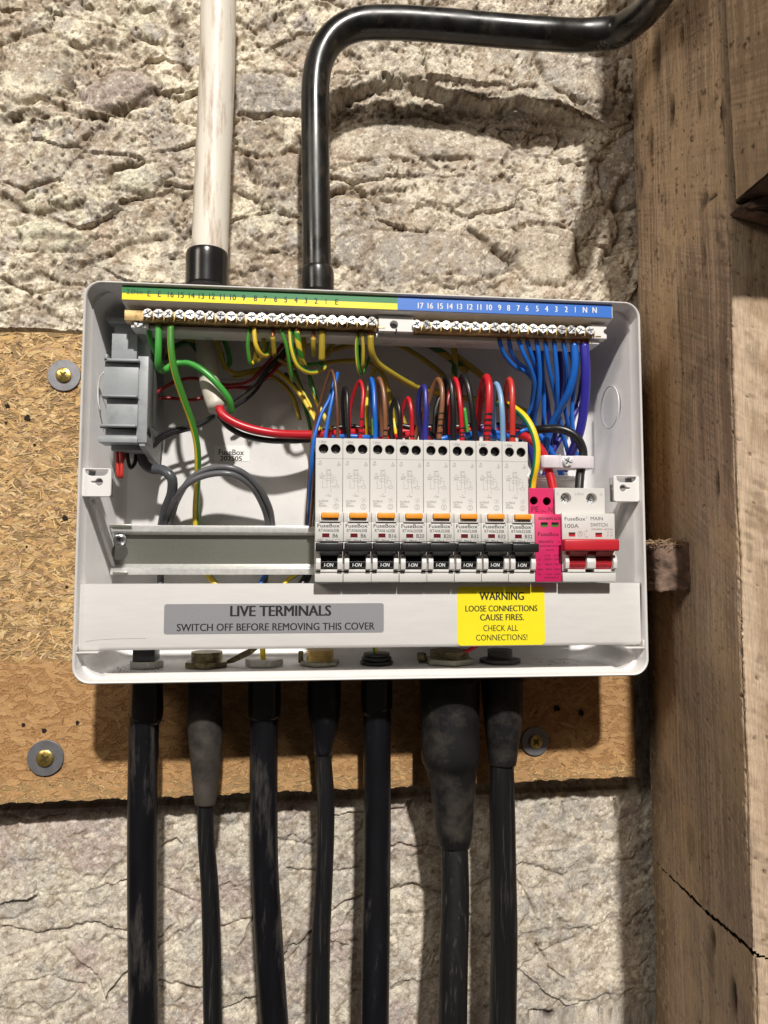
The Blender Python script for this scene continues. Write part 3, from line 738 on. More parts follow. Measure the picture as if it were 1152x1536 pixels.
# wall screws with penny washers
def cross_head(mb_dark, x, z, d, r, w, rot=.3):
    for k in range(2):
        a = rot + k * PI / 2; c, s_ = math.cos(a), math.sin(a)
        pr = [(x + u_ * c - v_ * s_, z + u_ * s_ + v_ * c) for u_, v_ in ((-r, -w), (r, -w), (r, w), (-r, w))]
        mb_dark.prism(pr, d - .3 + .004 * k, d + .05 + .004 * k, 'd')
def wall_screw(px_, py_, r, label, dark=False):
    x, z, _ = U(px_, py_, 1.6)
    root = empty('wall_screw', (x, z, 0), label=label, cat='screw', group='washered screws holding the chipboard')
    w_ = plate('washer', circ(x, z, r, 40), [circ(x, z, 2.6, 20)], .4, 1.9, 'washer', bev=.25); place(w_, root)
    hd = MB().cyl(x, z, 1.0, 3.1, r * .40, 24, r2=r * .47).cyl(x, z, 3.1, 3.7, r * .47, 24, r2=r * .40).build('screw_head', 'brasss', smooth=True); place(hd, root)
    m2 = MB(); cross_head(m2, x, z, 3.75, r * .26, r * .055, random.uniform(0, 1)); m2.cyl(x, z, 3.4, 3.82, r * .12, 10)
    s_ = m2.build('cross_recess', mat('shaded recess', (.10, .07, .02, 1), .5, metal=.5)); place(s_, root)
wall_screw(96, 563, 11.6, 'brass screw in a grey washer at the upper left beside the fuse board')
wall_screw(68, 1137, 12.4, 'brass screw in a grey washer at the lower left corner of the chipboard')
wall_screw(803, 1112, 10.6, 'brass screw in a grey washer in the shade below the fuse board')

# ================================================================== timber post on the right
def timber(name, zlo, zhi, top_cut, bot_cut, parent, seed, front=True, dx=0.0, d_lo=-12, d_hi=150.0, xb=226.5, xf=203.2, knots=(), crackpx=()):
    """side face (looking left) as a grained grid; runs from the wall out to the front corner, then along the front"""
    us = np.concatenate([np.arange(0, 163, 1.0), np.arange(163, 260, 1.6)])
    zz = np.arange(zlo, zhi, 1.1)
    Ug, Zg = np.meshgrid(us, zz, indexing='ij')
    L = d_hi - d_lo
    t = np.clip(Ug / L, 0, 1)
    x = xb + (xf - xb) * t; d = d_lo + L * t
    over = np.clip(Ug - L, 0, None)
    x = x + over; d = d - .02 * over
    # wavy arris and rough edge
    wig = 1.6 * (fbm(Zg * 0 + seed, Zg, 60, seed, 4) - .5) * 2
    x = x + wig * sstep(.2, 1, t) + dx
    x = x + 2.2 * (fbm(Zg * 0 + seed, Zg, 45, seed + 3, 4) - .5) * sstep(.25, 0, t)
    rnd = 3.0 * np.exp(-np.abs(Ug - L) / 2.0)
    d = d - rnd * .5; x = x + rnd * .5 * (over <= 0)
    grain = fbm(Ug, Zg, (1.8, 120), seed + 7, 3, .6)
    g5 = fbm(Ug, Zg, (.9, 90), seed + 91, 2, .6); relief = 1.3 * (grain - .5) + .7 * (g5 - .5) + 1.0 * (fbm(Ug, Zg, (5, 160), seed + 31, 3) - .5) + .9 * (fbm(Ug, Zg, 5, seed + 11, 4, .6) - .5) * sstep(.55, .1, t) + 2.0 * (fbm(Ug, Zg, 50, seed + 17, 3) - .5)
    col = np.broadcast_to(np.array([.66, .49, .345]), Ug.shape + (3,)).copy()
    col = mixc(col, (.38, .275, .195), .8 * sstep(.40, .62, grain))
    col = mixc(col, (.24, .17, .115), .5 * sstep(.5, .68, g5))
    col = mixc(col, (.68, .49, .31), .6 * sstep(.45, .65, fbm(Ug, Zg, (25, 90), seed + 41, 4)))
    col = mixc(col, (.52, .40, .32), .4 * sstep(60, -40, Zg) * sstep(.3, .6, fbm(Ug, Zg, (40, 150), seed + 45, 3)))
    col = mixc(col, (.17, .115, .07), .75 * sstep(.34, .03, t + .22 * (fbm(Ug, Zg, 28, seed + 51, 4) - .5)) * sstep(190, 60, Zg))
    col = mixc(col, (.52, .40, .26), .8 * sstep(.60, .70, fbm(Ug, Zg, 3.2, seed + 55, 3, .7)) * sstep(.5, .2, t) * sstep(170, 100, Zg))
    col = mixc(col, (.54, .41, .29), .9 * sstep(L - 2, L + 6, Ug))
    col = mixc(col, (.36, .25, .16), .75 * sstep(.45, .62, fbm(Ug, Zg, (14, 50), seed + 61, 6, .6)) * sstep(L + 4, L + 14, Ug))  # brown smears here and below put blotchy shade into the front face colour
    col = mixc(col, (.22, .15, .10), .5 * sstep(.55, .68, fbm(Ug, Zg, (5, 24), seed + 63, 5, .65)) * sstep(L, L + 6, Ug))
    col = mixc(col, (.07, .045, .03), .7 * sstep(.66, .76, fbm(Ug, Zg, (4, 9), seed + 65, 4, .6)) * sstep(60, 200, Zg))
    hole = fbm(Ug, Zg, 2.6, seed + 71, 2); col = mixc(col, (.04, .025, .015), sstep(.80, .88, hole) * .8); relief = relief - sstep(.8, .88, hole)
    for (kx, ky, ru, rz, amt) in knots:      # photo px of knots / dark spots on the side face
        # find u by depth where the side face is seen at that pixel
        best = min(((abs(U(kx, ky, dd_)[0] - (xb + (xf - xb) * (dd_ - d_lo) / L + dx)), dd_) for dd_ in np.arange(0, 150, 1.0)))
        dd_ = best[1]; kz = U(kx, ky, dd_)[1]; ku = dd_ - d_lo
        q = np.exp(-(((Ug - ku) / ru) ** 2 + ((Zg - kz) / rz) ** 2) ** 1.5)
        col = mixc(col, (.05, .032, .02), np.clip(amt * q, 0, 1)); relief = relief - 2.5 * amt * q
    for pl, dep, wd in crackpx:
        pts = []
        for kx, ky in pl:
            best = min(((abs(U(kx, ky, dd_)[0] - (xb + (xf - xb) * (dd_ - d_lo) / L + dx)), dd_) for dd_ in np.arange(0, 151, 1.0)))
            pts.append((best[1] - d_lo, U(kx, ky, best[1])[1]))
        q = np.exp(-(polydist(Ug + 1.5 * (fbm(Ug, Zg, 6, seed + 81, 3) - .5), Zg, pts) / wd) ** 2)
        relief = relief - dep * q; col = mixc(col, (.02, .013, .008), q)
    x = x - relief * (over <= 0) * 1.0; d = d + relief * (over > 0)
    keep = np.ones(Ug.shape, bool)
    if top_cut is not None: keep &= Zg < top_cut(Ug)
    if bot_cut is not None: keep &= Zg > bot_cut(Ug)
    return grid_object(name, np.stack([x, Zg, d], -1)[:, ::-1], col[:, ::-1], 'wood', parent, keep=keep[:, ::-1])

post = empty('timber_post', (240, -500, 0), label='tall weathered timber post standing right of the fuse board', cat='post')
post.location = V(240, -500, 0)
def side_u(px_, py_):
    best = min(((abs(U(px_, py_, dd_)[0] - (226.5 + (203.2 - 226.5) * (dd_ + 12) / 162)), dd_) for dd_ in np.arange(-12, 151, .5)))
    return best[1] + 12, U(px_, py_, best[1])[1]
jp = [side_u(990, 1300), side_u(1010, 1320), side_u(1060, 1370), side_u(1105, 1408), side_u(1130, 1432)]
jp.sort(); ju = [p[0] for p in jp]; jz = [p[1] for p in jp]
joint = lambda u: np.interp(u, ju, jz)
knA = [(1090, 168, 4, 6, 1.0), (1007, 165, 5, 11, .9), (975, 215, 6, 14, .7), (985, 80, 8, 22, .8), (1022, 50, 3, 8, .8), (1075, 725, 2.6, 8, 1.2), (1057, 300, 6, 5, .7), (1048, 163, 3, 6, .7), (1020, 538, 2, 6, .9), (1035, 565, 10, 5, .25), (1060, 545, 18, 9, .25), (960, 270, 5, 12, .6), (1054, 380, 3, 8, .5), (1035, 1265, 8, 14, .35), (1087, 545, 3, 4, .5)]
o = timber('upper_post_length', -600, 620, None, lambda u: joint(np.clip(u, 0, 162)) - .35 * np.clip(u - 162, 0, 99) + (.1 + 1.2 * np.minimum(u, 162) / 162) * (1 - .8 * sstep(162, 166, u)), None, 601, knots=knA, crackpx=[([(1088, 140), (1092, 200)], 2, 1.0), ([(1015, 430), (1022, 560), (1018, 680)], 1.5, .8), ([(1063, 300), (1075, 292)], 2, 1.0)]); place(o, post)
knB = [(1067, 1408, 4, 8, .8), (1098, 1495, 4, 10, 1.1), (1064, 1440, 6, 14, .4)]
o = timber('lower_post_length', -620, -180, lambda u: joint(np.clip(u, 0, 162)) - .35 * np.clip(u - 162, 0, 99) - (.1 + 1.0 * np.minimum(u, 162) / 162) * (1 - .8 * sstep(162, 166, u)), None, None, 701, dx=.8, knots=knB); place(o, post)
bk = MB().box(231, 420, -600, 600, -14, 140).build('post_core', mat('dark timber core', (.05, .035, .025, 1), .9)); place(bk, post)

# loose upper board that laps the front of the post
z0b = U(1127, 300, 158)[1]
lap = empty('lapped_board', (215, z0b, 156), label='upper sawn board lapped in front of the timber post at the top right', cat='board')
def slab(name, x0, x1, za, zb, d0, d1, seed, root, col0=(.58, .42, .28), tilt=0.0):
    us = np.arange(0, (d1 - d0) + (x1 - x0), 1.1); zz = np.arange(za, zb, 1.3); Ug, Zg = np.meshgrid(us, zz, indexing='ij'); L = d1 - d0
    x = x0 + np.clip(Ug - L, 0, None) + tilt * (Zg - za); d = d0 + np.clip(Ug, 0, L)
    gr = fbm(Ug, Zg, (1.8, 120), seed, 3, .6); rl = .6 * (gr - .5) + 1.2 * (fbm(Ug, Zg, 14, seed + 5, 4) - .5)
    x = x - rl * (Ug <= L); d = d + rl * (Ug > L)
    col = np.broadcast_to(np.array(col0), Ug.shape + (3,)).copy(); col = mixc(col, np.array(col0) * .62, .8 * sstep(.42, .62, gr))
    col = mixc(col, (.42, .30, .19), .5 * sstep(.5, .65, fbm(Ug, Zg, (20, 60), seed + 9, 4)))
    col = mixc(col, (.05, .03, .02), .8 * sstep(.74, .84, fbm(Ug, Zg, 3.2, seed + 13, 3)))
    return place(grid_object(name, np.stack([x, Zg, d], -1)[:, ::-1], col[:, ::-1], 'wood'), root)
slab('board_face', 204.5, 330, z0b, 560, 157.5, 218, 801, lap, tilt=-.018)
o = MB().box(209, 330, z0b + 2, 559, 149, 158).build('shadow_gap_filler', mat('dark shadow gap filler', (.07, .045, .03, 1), .9)); place(o, lap)  # added dark filler, paints the shadow gap between post and lapped board
o = MB().box(207, 330, z0b + .5, 559, 158.5, 216).build('board_core', mat('board end grain', (.12, .08, .05, 1), .9, var=.3, scale=300)); place(o, lap)

# broken dark stub below the lapped board
def rough_block(name, x0, x1, z0, z1, d0, d1, m, amp, sub=9, seed=1):
    bm = bmesh.new(); bmesh.ops.create_cube(bm, size=1); bmesh.ops.subdivide_edges(bm, edges=bm.edges[:], cuts=sub, use_grid_fill=True)
    from mathutils import noise
    for v in bm.verts:
        p = Vector((x0 + (x1 - x0) * (v.co.x + .5), d1 + (d0 - d1) * (v.co.y + .5), z0 + (z1 - z0) * (v.co.z + .5)))
        n = noise.turbulence_vector(p * .12 + Vector((seed, 0, 0)), 4, False) + noise.noise_vector(p * .6) * .3
        p += n * amp; v.co = Vector((p.x / 1000, -p.y / 1000, p.z / 1000))
    me = bpy.data.meshes.new(name); bm.to_mesh(me); bm.free(); me.shade_smooth()
    return link(name, me, m)
mstub = mat('crumbling dark wood', (.17, .11, .082, 1), .92, var=.6, scale=120, bump=.6, bscale=500, stretch=(1, 1, 1.4))
mchip = mat('split dark wood', (.20, .13, .095, 1), .9, var=.5, scale=120, bump=.6, bscale=400)
wA, wB, wC, wD = U(1108, 307, 163), U(1130, 293, 163), U(1175, 268, 163), U(1175, 324, 163)
wedge = empty('broken_batten', (wA[0] + 8, wA[1], 150), label='dark splintered batten end wedged under the lapped board', cat='batten')
for k in range(7):
    t0 = k / 7; q_ = random.uniform(0, 5)
    lo_ = wC[1] + (wD[1] - wC[1]) * t0; hi_ = wC[1] + (wD[1] - wC[1]) * (t0 + .2)
    o = MB().prism([(wA[0] + q_, wA[1] + .6 - k * .2), (wC[0], lo_), (wC[0] + 60, lo_ + 3), (wC[0] + 60, hi_), (wC[0], hi_), (wA[0] + q_ + 3, wA[1] - .4 - k * .25)], 151, 158 + random.uniform(0, 6), 'd', bev=.3).build('splinter', mchip, jitter=.4); place(o, wedge)

# short stub of timber poking out of the wall beside the box
stub = empty('timber_stub', (205, -60, 0), label='small crumbly dark wood stub between the fuse board and the post', cat='wood block')
xL, zT, _ = U(990, 814, 80); xR, zB, _ = U(1046, 887, 80)
o = rough_block('stub_body', xL, xR + 8, zB, zT, -20, 78, mstub, 1.6, 16, 3); place(o, stub)
o = rough_block('split_side', xR - 1.2, xR + 3.2, zB + 1, zT - 1, 40, 80, mat('paler split face', (.17, .11, .08, 1), .9, var=.4, scale=200, bump=.5), 1.0, 6, 9); place(o, stub)
sv = MB()
for k in range(420):
    x = random.uniform(xL - 3, xR + 3); d = random.uniform(45, 80); z = zT + random.uniform(-5, 2.6) * random.random()
    if random.random() < .0: x = xL - random.uniform(0, 5); z = random.uniform(zB - 4, zB + 6); d = random.uniform(70, 78)
    L = random.uniform(1.5, 5); a = random.gauss(.05, .5); w_ = random.uniform(.12, .3); g = random.uniform(.1, .35)
    c_, s_ = math.cos(a), math.sin(a)
    sv.prism([(x - L / 2 * c_, z - L / 2 * s_ - w_), (x + L / 2 * c_, z + L / 2 * s_ - w_), (x + L / 2 * c_, z + L / 2 * s_ + w_), (x - L / 2 * c_, z - L / 2 * s_ + w_)], d, d + g + .3, 'd')
o = sv.build('wood_fibre', mat('pale wood fibre', (.30, .20, .11, 1), .85, var=.6, scale=300)); o['kind'] = 'stuff'; place(o, stub)

# ================================================================== pipes above
def seg_pipe(name, m, pp, r, root, **k):
    me, C = tube_mesh(name, P4(pp, r), seg=28, step=4, **k); o = link(name, me, m); place(o, root); return o
wp = empty('ivory_pipe', U(325, 200, 25), label='ivory plastic pipe with brown stains entering the top of the fuse board', cat='pipe')
seg_pipe('pipe_body', 'wpipe', [(331, -60, 25), (328, 0, 25), (325, 130, 25), (319, 260, 25), (314, 400, 26)], 12.9, wp)
me, _ = tube_mesh('coupler', [(*U(311, 380, 26)[:2], 26, 14.4), (*U(311, 384, 26)[:2], 26, 14.9), (*U(310.5, 410, 26)[:2], 26, 14.9), (*U(310, 436, 26)[:2], 26, 14.9)], 28, 3); place(link('coupler', me, 'bpipe2'), wp)
bp = empty('black_conduit', U(473, 200, 32), label='bent black steel conduit rising from the fuse board and turning right over the post', cat='conduit')
seg_pipe('conduit_body', 'bpipe', [(476, 430, 32), (475, 360, 32), (473, 200, 33), (474, 120, 32), (482, 84, 31), (502, 54, 30, 10.6), (535, 37, 29, 11.1), (590, 34, 28, 11.4), (660, 38, 28, 11.4), (740, 45, 29, 11.4), (820, 51, 33, 11.4), (880, 53, 34, 11.4), (925, 47, 42, 11.3), (958, 26, 62, 10.9), (988, -8, 96, 10.4), (1018, -60, 150, 10.2)], 10.2, bp)
me, _ = tube_mesh('coupler', [(*U(476.5, 403, 32)[:2], 32, 10.8), (*U(476.5, 406, 32)[:2], 32, 11.4), (*U(477, 445, 32)[:2], 32, 11.4)], 28, 3); place(link('coupler', me, 'bpipe'), bp)
# dusty roots caught round the conduit
rt = []
def fibre(mbv, pts, r):
    me_, _ = tube_mesh('f', pts, 5, 2.5); bm_ = bmesh.new(); bm_.from_mesh(me_); bpy.data.meshes.remove(me_); mbv.add(bm_)
mbv = MB()
for k in range(26):
    px_ = random.uniform(900, 985) if k < 30 else random.uniform(925, 960); py_ = 74 - max(0, px_ - 930) * .75 if k < 34 else 30 - max(0, px_ - 930) * .5
    d0 = 66 + max(0, px_ - 920) * .8; a = U(px_, py_, d0)
    pts = [(a[0], a[1], a[2], .13)]
    ang = random.uniform(0, 2 * PI) if k >= 8 else -1.3
    L = random.uniform(.8, 2.2)
    for j in range(5):
        ang += random.gauss(0, .7) if k >= 8 else random.gauss(0, .3); q = pts[-1]; pts.append((q[0] + L * math.cos(ang), q[1] + L * math.sin(ang), q[2] + random.uniform(-1, 1.0), .09))
    fibre(mbv, pts, .2)
o = mbv.build('root_fibre', mat('dry root fibre', (.09, .065, .045, 1), .9, var=.4)); o['kind'] = 'stuff'; place(o, bp)

# ================================================================== enclosure
enc = empty('fuse_board', (0, -125, 0), label='open white plastic fuse board mounted on chipboard', cat='fuse box')
def ring(x0, x1, z0, z1, r, d, n=8): return [(x, z, d) for x, z in rrect(x0, x1, z0, z1, r, n)]
HX, ZT, ZB = 183.0, 125.9, -125.9
def rr(off, r, d): return ring(-HX + off, HX - off, ZB + off, ZT - off, r, d, 8)
rings = [rr(4.5, 11, 0), rr(2.2, 12, 1.2), rr(.6, 11.5, 60), rr(.1, 11, 78.6), rr(0.4, 10.8, 79.6), rr(1.0, 10.3, 80), rr(1.6, 9.8, 79.6), rr(1.9, 9.6, 78.8), rr(2.3, 10, 67.5), rr(2.7, 14, 67.0), rr(4.2, 17, 8), rr(7.5, 14, 4), rr(11, 11, 3)]
vs, fs = [], []
N = len(rings[0])
for r_ in rings: vs += [V(*p) for p in r_]
for i in range(len(rings) - 1):
    for k in range(N):
        k2 = (k + 1) % N; fs.append((i * N + k, i * N + k2, (i + 1) * N + k2, (i + 1) * N + k))
fs = [f[::-1] for f in fs]
fs.append(tuple(range((len(rings) - 1) * N, len(rings) * N))); fs.append(tuple(range(N))[::-1])
me = mesh('shell', vs, fs, True); me.set_sharp_from_angle(angle=math.radians(40))
o = link('shell', me, 'box'); place(o, enc)
E = lambda o: place(o, enc)
# moulded ledges and ribs inside
ribs = MB()
for s_ in (-1, 1):
    x_in = s_ * 177.2
    a = (152, 752, 60) if s_ < 0 else (950, 735, 60); b = (163, 852, 22) if s_ < 0 else (922, 850, 22)
    pa, pb = U(*a), U(*b)
    me_, _ = tube_mesh('rib', [(x_in, pa[1] if s_ < 0 else pa[1], 66, 1.3), (x_in - s_ * .4, (pa[1] + pb[1]) / 2, 42, 1.3), (x_in - s_ * .8, pb[1], 16, 1.3)], 8, 4)
    E(link('side_rib', me_, 'box'))
# sloped step of the right inner side and left inner side
for s_ in (-1, 1):
    mbk = MB()
    ol = rrect(-8.9, 8.9, -8.9, 8.9, 1.6)
    cxx, czz = (-172.6, -2.0) if s_ < 0 else (171.9, -1.8)
    kh = circ(.8 * -s_ * -1, .3, 2.3, 18)
    kx = 1.6 * s_
    key = [( -1.2 * s_ * 0 + 2.3 * math.cos(a), 2.3 * math.sin(a)) for a in np.linspace(.3, 2 * PI - .3, 18)] + [(4.6, -.35), (5.1, 0), (4.6, .35)]
    if s_ < 0: key = [(-x, z) for x, z in key][::-1]
    key = [(x + (1.6 if s_ < 0 else -2.4), z + .2) for x, z in key]
    top = rrect(-6.9, 6.9, 4.6, 8.0, .9) if True else []
    top = [(-6.9, 8.1), (-6.6, 6.0), (-5.2, 4.6), (-3.5, 4.1), (3.5, 4.1), (5.2, 4.6), (6.6, 6.0), (6.9, 8.1)]
    br = plate('lid_lug', ol, [key, top], 73.6, 76, 'box', bev=.35, off=(cxx, czz)); E(br)
    E(MB().box(min(cxx + s_ * 3, s_ * 180), max(cxx + s_ * 3, s_ * 180), czz - 8.7, czz - 7.6, 60, 73.8, .3).box(min(cxx + s_ * 3, s_ * 180), max(cxx + s_ * 3, s_ * 180), czz + 7.8, czz + 8.7, 60, 73.8, .3).build('lug_wing', 'box', smooth=True))
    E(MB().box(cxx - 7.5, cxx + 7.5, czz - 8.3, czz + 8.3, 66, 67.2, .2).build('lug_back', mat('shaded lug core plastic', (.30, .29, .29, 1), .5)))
# knockout rings on right wall, back panel and floor
def ring_tube(center, r, axis, rad, parent, name='knockout'):
    pts = []
    for i in range(33):
        a = 2 * PI * i / 32
        if axis == 'x': pts.append((center[0], center[1] + r * math.sin(a), center[2] + r * math.cos(a), rad))
        elif axis == 'd': pts.append((center[0] + r * math.cos(a), center[1] + r * math.sin(a), center[2], rad))
        else: pts.append((center[0] + r * math.cos(a), center[1], center[2] + r * math.sin(a), rad))
    me_, _ = tube_mesh(name, pts, 6, 3, caps=False); return E(link(name, me_, 'box'))
ring_tube((178.0, 62, 38), 15.5, 'x', .45, enc)
for px_, py_, r in ((604, 640, 11), (828, 600, 11)):
    p = U(px_, py_, 3); ring_tube((p[0], p[1], 3.0), r, 'd', .18, enc)
p = U(850, 1004, 40); ring_tube((p[0], -121.6, 36), 11, 'z', .2, enc)
# back panel mould seam
for pts in ([(330, 569), (460, 575), (478, 590), (480, 640)],):
    me_, _ = tube_mesh('mould_seam', [(*U(a, b, 3)[:2], 3.05, .14) for a, b in pts], 5, 4); E(link('mould_seam', me_, 'ink'))
# maker's sticker on the back panel
a = U(322, 668, 3.2); b = U(374, 692, 3.2)
E(plate('sticker', rrect(a[0], b[0], b[1], a[1], .8), [], 3.0, 3.25, 'paper'))
pr = Print(3.32); pr.tpx('FuseBox', 328, 366, 682.5, 674, .01); pr.tpx('202505', 330, 363, 691, 684, .02); E(pr.build('sticker_print', 'inkb'))
# debris crumbs on the floor
cr = MB()
for k in range(60):
    x = random.uniform(-168, -138) if k < 45 else random.uniform(120, 150); d = random.uniform(20, 60); s_ = random.uniform(.15, .5)
    cr.box(x, x + s_ * 1.5, -121.8, -121.8 + s_, d, d + s_)
o = cr.build('grit', mat('grit', (.10, .08, .06, 1), .9, var=.4)); o['kind'] = 'stuff'; E(o)

# ---- live terminals cover
cov = MB()
zt, zb = -65.2, -105.0
cov.prism([(zt, 76), (zt - 38.4, 76), (zb, 75.6), (zb - .9, 74.6), (zb - 1.1, 60), (zb + .3, 60), (zb + .4, 74), (zt - 1.6, 74.4), (zt - 1.6, 66), (zt, 66)], -180.2, 179.4, 'x')
o = cov.build('cable_cover', 'cover', smooth=True); E(o)
clipL = MB().box(-181.5, -180.6, -105.6, -102.5, 70, 78, .2).box(-181.5, -168, -107.2, -106.3, 68, 78, .25).build('cover_clip', 'guard', smooth=True); E(clipL)
clipR = MB().box(179.8, 180.9, -107.2, -103.0, 70, 78, .2).box(168, 180.9, -108.2, -107.3, 68, 78, .25).build('cover_clip', 'guard', smooth=True); E(clipR)
sl = plate('silver_label', rrect(-129.6, 7.6, -96.2, -77.6, 1.6), [], 76.0, 76.2, 'silver', parent=None); place(sl, enc)
wl_ = plate('warning_label', rrect(55.4, 113.8, -105.2, -67.4, 2.6), [], 76.0, 76.2, 'wyellow'); place(wl_, enc)
pr = Print(76.28)
pr.tpx('LIVE TERMINALS', 345, 497, 924, 908, .022)
pr.tpx('SWITCH OFF BEFORE REMOVING THIS COVER', 265, 562, 945.5, 934.5, .012)
E(pr.build('silver_label_print', 'inkb'))
pr = Print(76.28)
pr.tpx('WARNING', 719, 786, 900, 888, .018); pr.tpx('LOOSE CONNECTIONS', 698, 806, 917, 908, .014); pr.tpx('CAUSE FIRES.', 720, 786, 930.5, 921, .014)
pr.tpx('CHECK ALL', 725, 777, 946.5, 937.5, .003); pr.tpx('CONNECTIONS!', 714, 791, 960.5, 951.5, .003)
E(pr.build('warning_label_print', 'inkb'))
# scuffs on the cover
pr = Print(76.06)
for x0, z0, x1, z1 in [(-176, -100.2, -172, -99.6), (-172, -99.5, -160, -98.8), (-160, -98.8, -140, -98.6)]: pr.line(x0, z0, x1, z1, .14)
for k in range(16):
    x, z = random.uniform(-175, 175), random.uniform(-102, -68)
    if -131 < x < 9 or 54 < x < 115: continue
    s_ = random.uniform(.1, .28); pr.poly([(x, z), (x + s_, z + .1), (x + s_ * 1.2, z + s_ * 1.4), (x - .1, z + s_)])
E(pr.build('scuff', 'ink2'))

# ---- din rail
rl = MB()
zt, zb = -25.6, -60.4
kc = U(179.5, 828, 13.8); kt = U(178.6, 810, 13.8)
kh = [(kc[0] + 5.7 * math.cos(a), kc[1] + 5.7 * math.sin(a)) for a in np.linspace(PI / 2 + .45, PI * 2.5 - .45, 26)] + [(kt[0] + 2.4 * math.cos(a), kt[1] + 2.4 * math.sin(a)) for a in np.linspace(-.4, PI + .4, 10)]
E(plate('din_rail', [(-177.5, zt + -5.0), (-177.5, zb + 5.0), (168, zb + 5.0), (168, zt - 5.0)], [kh], 12.6, 13.8, 'rail'))
lip = MB()
lip.prism([(zt - 6.6, 13.8), (zt - 4.6, 20.0), (zt, 20.0), (zt, 19.0), (zt - 3.8, 19.0), (zt - 5.6, 12.8), (zt - 6.2, 12.8)], -177.8, 168, 'x', bev=.28)
lip.prism([(zb + 7.6, 13.8), (zb + 4.8, 20.0), (zb, 20.0), (zb, 19.0), (zb + 3.8, 19.0), (zb + 6.4, 12.8), (zb + 7.2, 12.8)], -177.8, 168, 'x', bev=.28)
E(lip.build('rail_lip', 'railb', smooth=True))
# end folds of rail
E(MB().box(-179, -164, zt - 2.4, zt + .4, 20.2, 21.2, .3).box(-176, -166, zb - .2, zb + 2.2, 20.2, 21.0, .3).build('rail_end_fold', 'rail', smooth=True))

def screw_head_meshes(r):
    hd = MB().cyl(0, 0, 0, 1.0, r, 20, r2=r)
    # four quarter lands around the cross recess
    for k in range(4):
        a0 = k * PI / 2; w_ = r * .11; pts = [(w_, w_)]
        for i in range(6):
            a = .2 + (PI / 2 - .4) * i / 5; pts.append((r * .97 * math.cos(a), r * .97 * math.sin(a)))
        c_, s_ = math.cos(a0), math.sin(a0)
        hd.prism([(x * c_ - z * s_, x * s_ + z * c_) for x, z in pts], .9, 1.6, 'd', bev=.18)
    me_ = bpy.data.meshes.new('terminal_screw'); hd.bm.to_mesh(me_); hd.bm.free(); me_.materials.append(M['screw'])
    cr_ = MB(); cross_head(cr_, 0, 0, 1.0, r * .62, r * .10, 0); cm = bpy.data.meshes.new('cross_recess'); cr_.bm.to_mesh(cm); cr_.bm.free(); cm.materials.append(M['slot'])
    return me_, cm
SH, SC = screw_head_meshes(3.0)
def screw(x, z, d, parent, scale=1.0, name='terminal_screw', tilt=True):
    o = bpy.data.objects.new(name, SH); COL.objects.link(o); place(o, parent)
    o.location = V(x, z, d)
    o.rotation_euler = (random.gauss(0, .13) if tilt else 0, random.uniform(0, 6.28), random.gauss(0, .13) if tilt else 0); o.scale = (scale,) * 3
    c_ = bpy.data.objects.new('cross_recess', SC); COL.objects.link(c_); c_.parent = o
    return o
rs = U(178.6, 808.6, 17)
E(MB().cyl(rs[0], rs[1], 13.8, 15.8, 4.7, 28, r2=4.6).cyl(rs[0], rs[1], 15.8, 17.2, 4.6, 28, r2=3.6).cyl(rs[0], rs[1], 17.2, 17.9, 3.6, 28, r2=2.2).build('rail_screw', mat('polished rail screw', (.62, .64, .68, 1), .22, metal=.85, var=.2, scale=300), smooth=True))
m2 = MB(); cross_head(m2, rs[0], rs[1], 17.95, 1.9, .42, .5); E(m2.build('rail_screw_recess', 'slot'))

# ================================================================== terminal bars
def strip_px(d, px_, py_): return U(px_, py_, d)
# top carrier with the coloured number strip (part of the box)
car = MB().prism([(123.9, 77.4), (114.6, 77.4), (114.0, 76.6), (112.6, 66), (112.6, 48), (123.6, 48)], -160.0, 164.2, 'x', bev=.25).build('number_strip_holder', 'box', smooth=True); E(car)
E(MB().box(-159.8, 16.3, 119.0, 123.7, 77.5, 77.65).build('green_strip', 'lgreen'))
E(MB().box(-159.8, 16.3, 114.8, 119.0, 77.5, 77.65).build('yellow_strip', 'lyellow'))
E(MB().box(16.3, 163.6, 114.8, 123.7, 77.5, 77.65).build('blue_strip', 'lblue'))
pr = Print(77.72)
pr.tpx('2.0Nm', 190, 214, 441, 434, .0)
en = ['E', 'E', '16', '15', '14', '13', '12', '11', '10', '9', '8', '7', '6', '5', '4', '3', '2', '1', 'E']
ex = [223.5, 239, 256, 271.5, 287.5, 302, 318, 333.5, 349.5, 365.5, 383, 398, 413.5, 428.5, 444, 459, 474, 489, 505]
for s_, x in zip(en, ex):
    y = 444.5 + (x - 223) * .044
    pr.num(s_, x, y, y - 8.6, .012)
E(pr.build('earth_numbers', 'inkb'))
pr = Print(77.72)
nn = ['17', '16', '15', '14', '13', '12', '11', '10', '9', '8', '7', '6', '5', '4', '3', '2', '1', 'N', 'N']
nx_ = [631, 645.5, 660.5, 675, 689.5, 705, 719, 734, 749.5, 763, 777.5, 790.5, 806, 820, 834.5, 849.5, 863, 877.5, 892]
for s_, x in zip(nn, nx_):
    y = 462.5 + (x - 631) * .026
    pr.num(s_, x, y, y - 8.6, .016, .88)
E(pr.build('neutral_numbers', 'inkw'))
E(MB().cyl(-150, 117.2, 60, 64, 1.2, 12, axis='d').box(-156, -145, 111, 117, 50, 60, .5).build('holder_post', 'box', smooth=True))

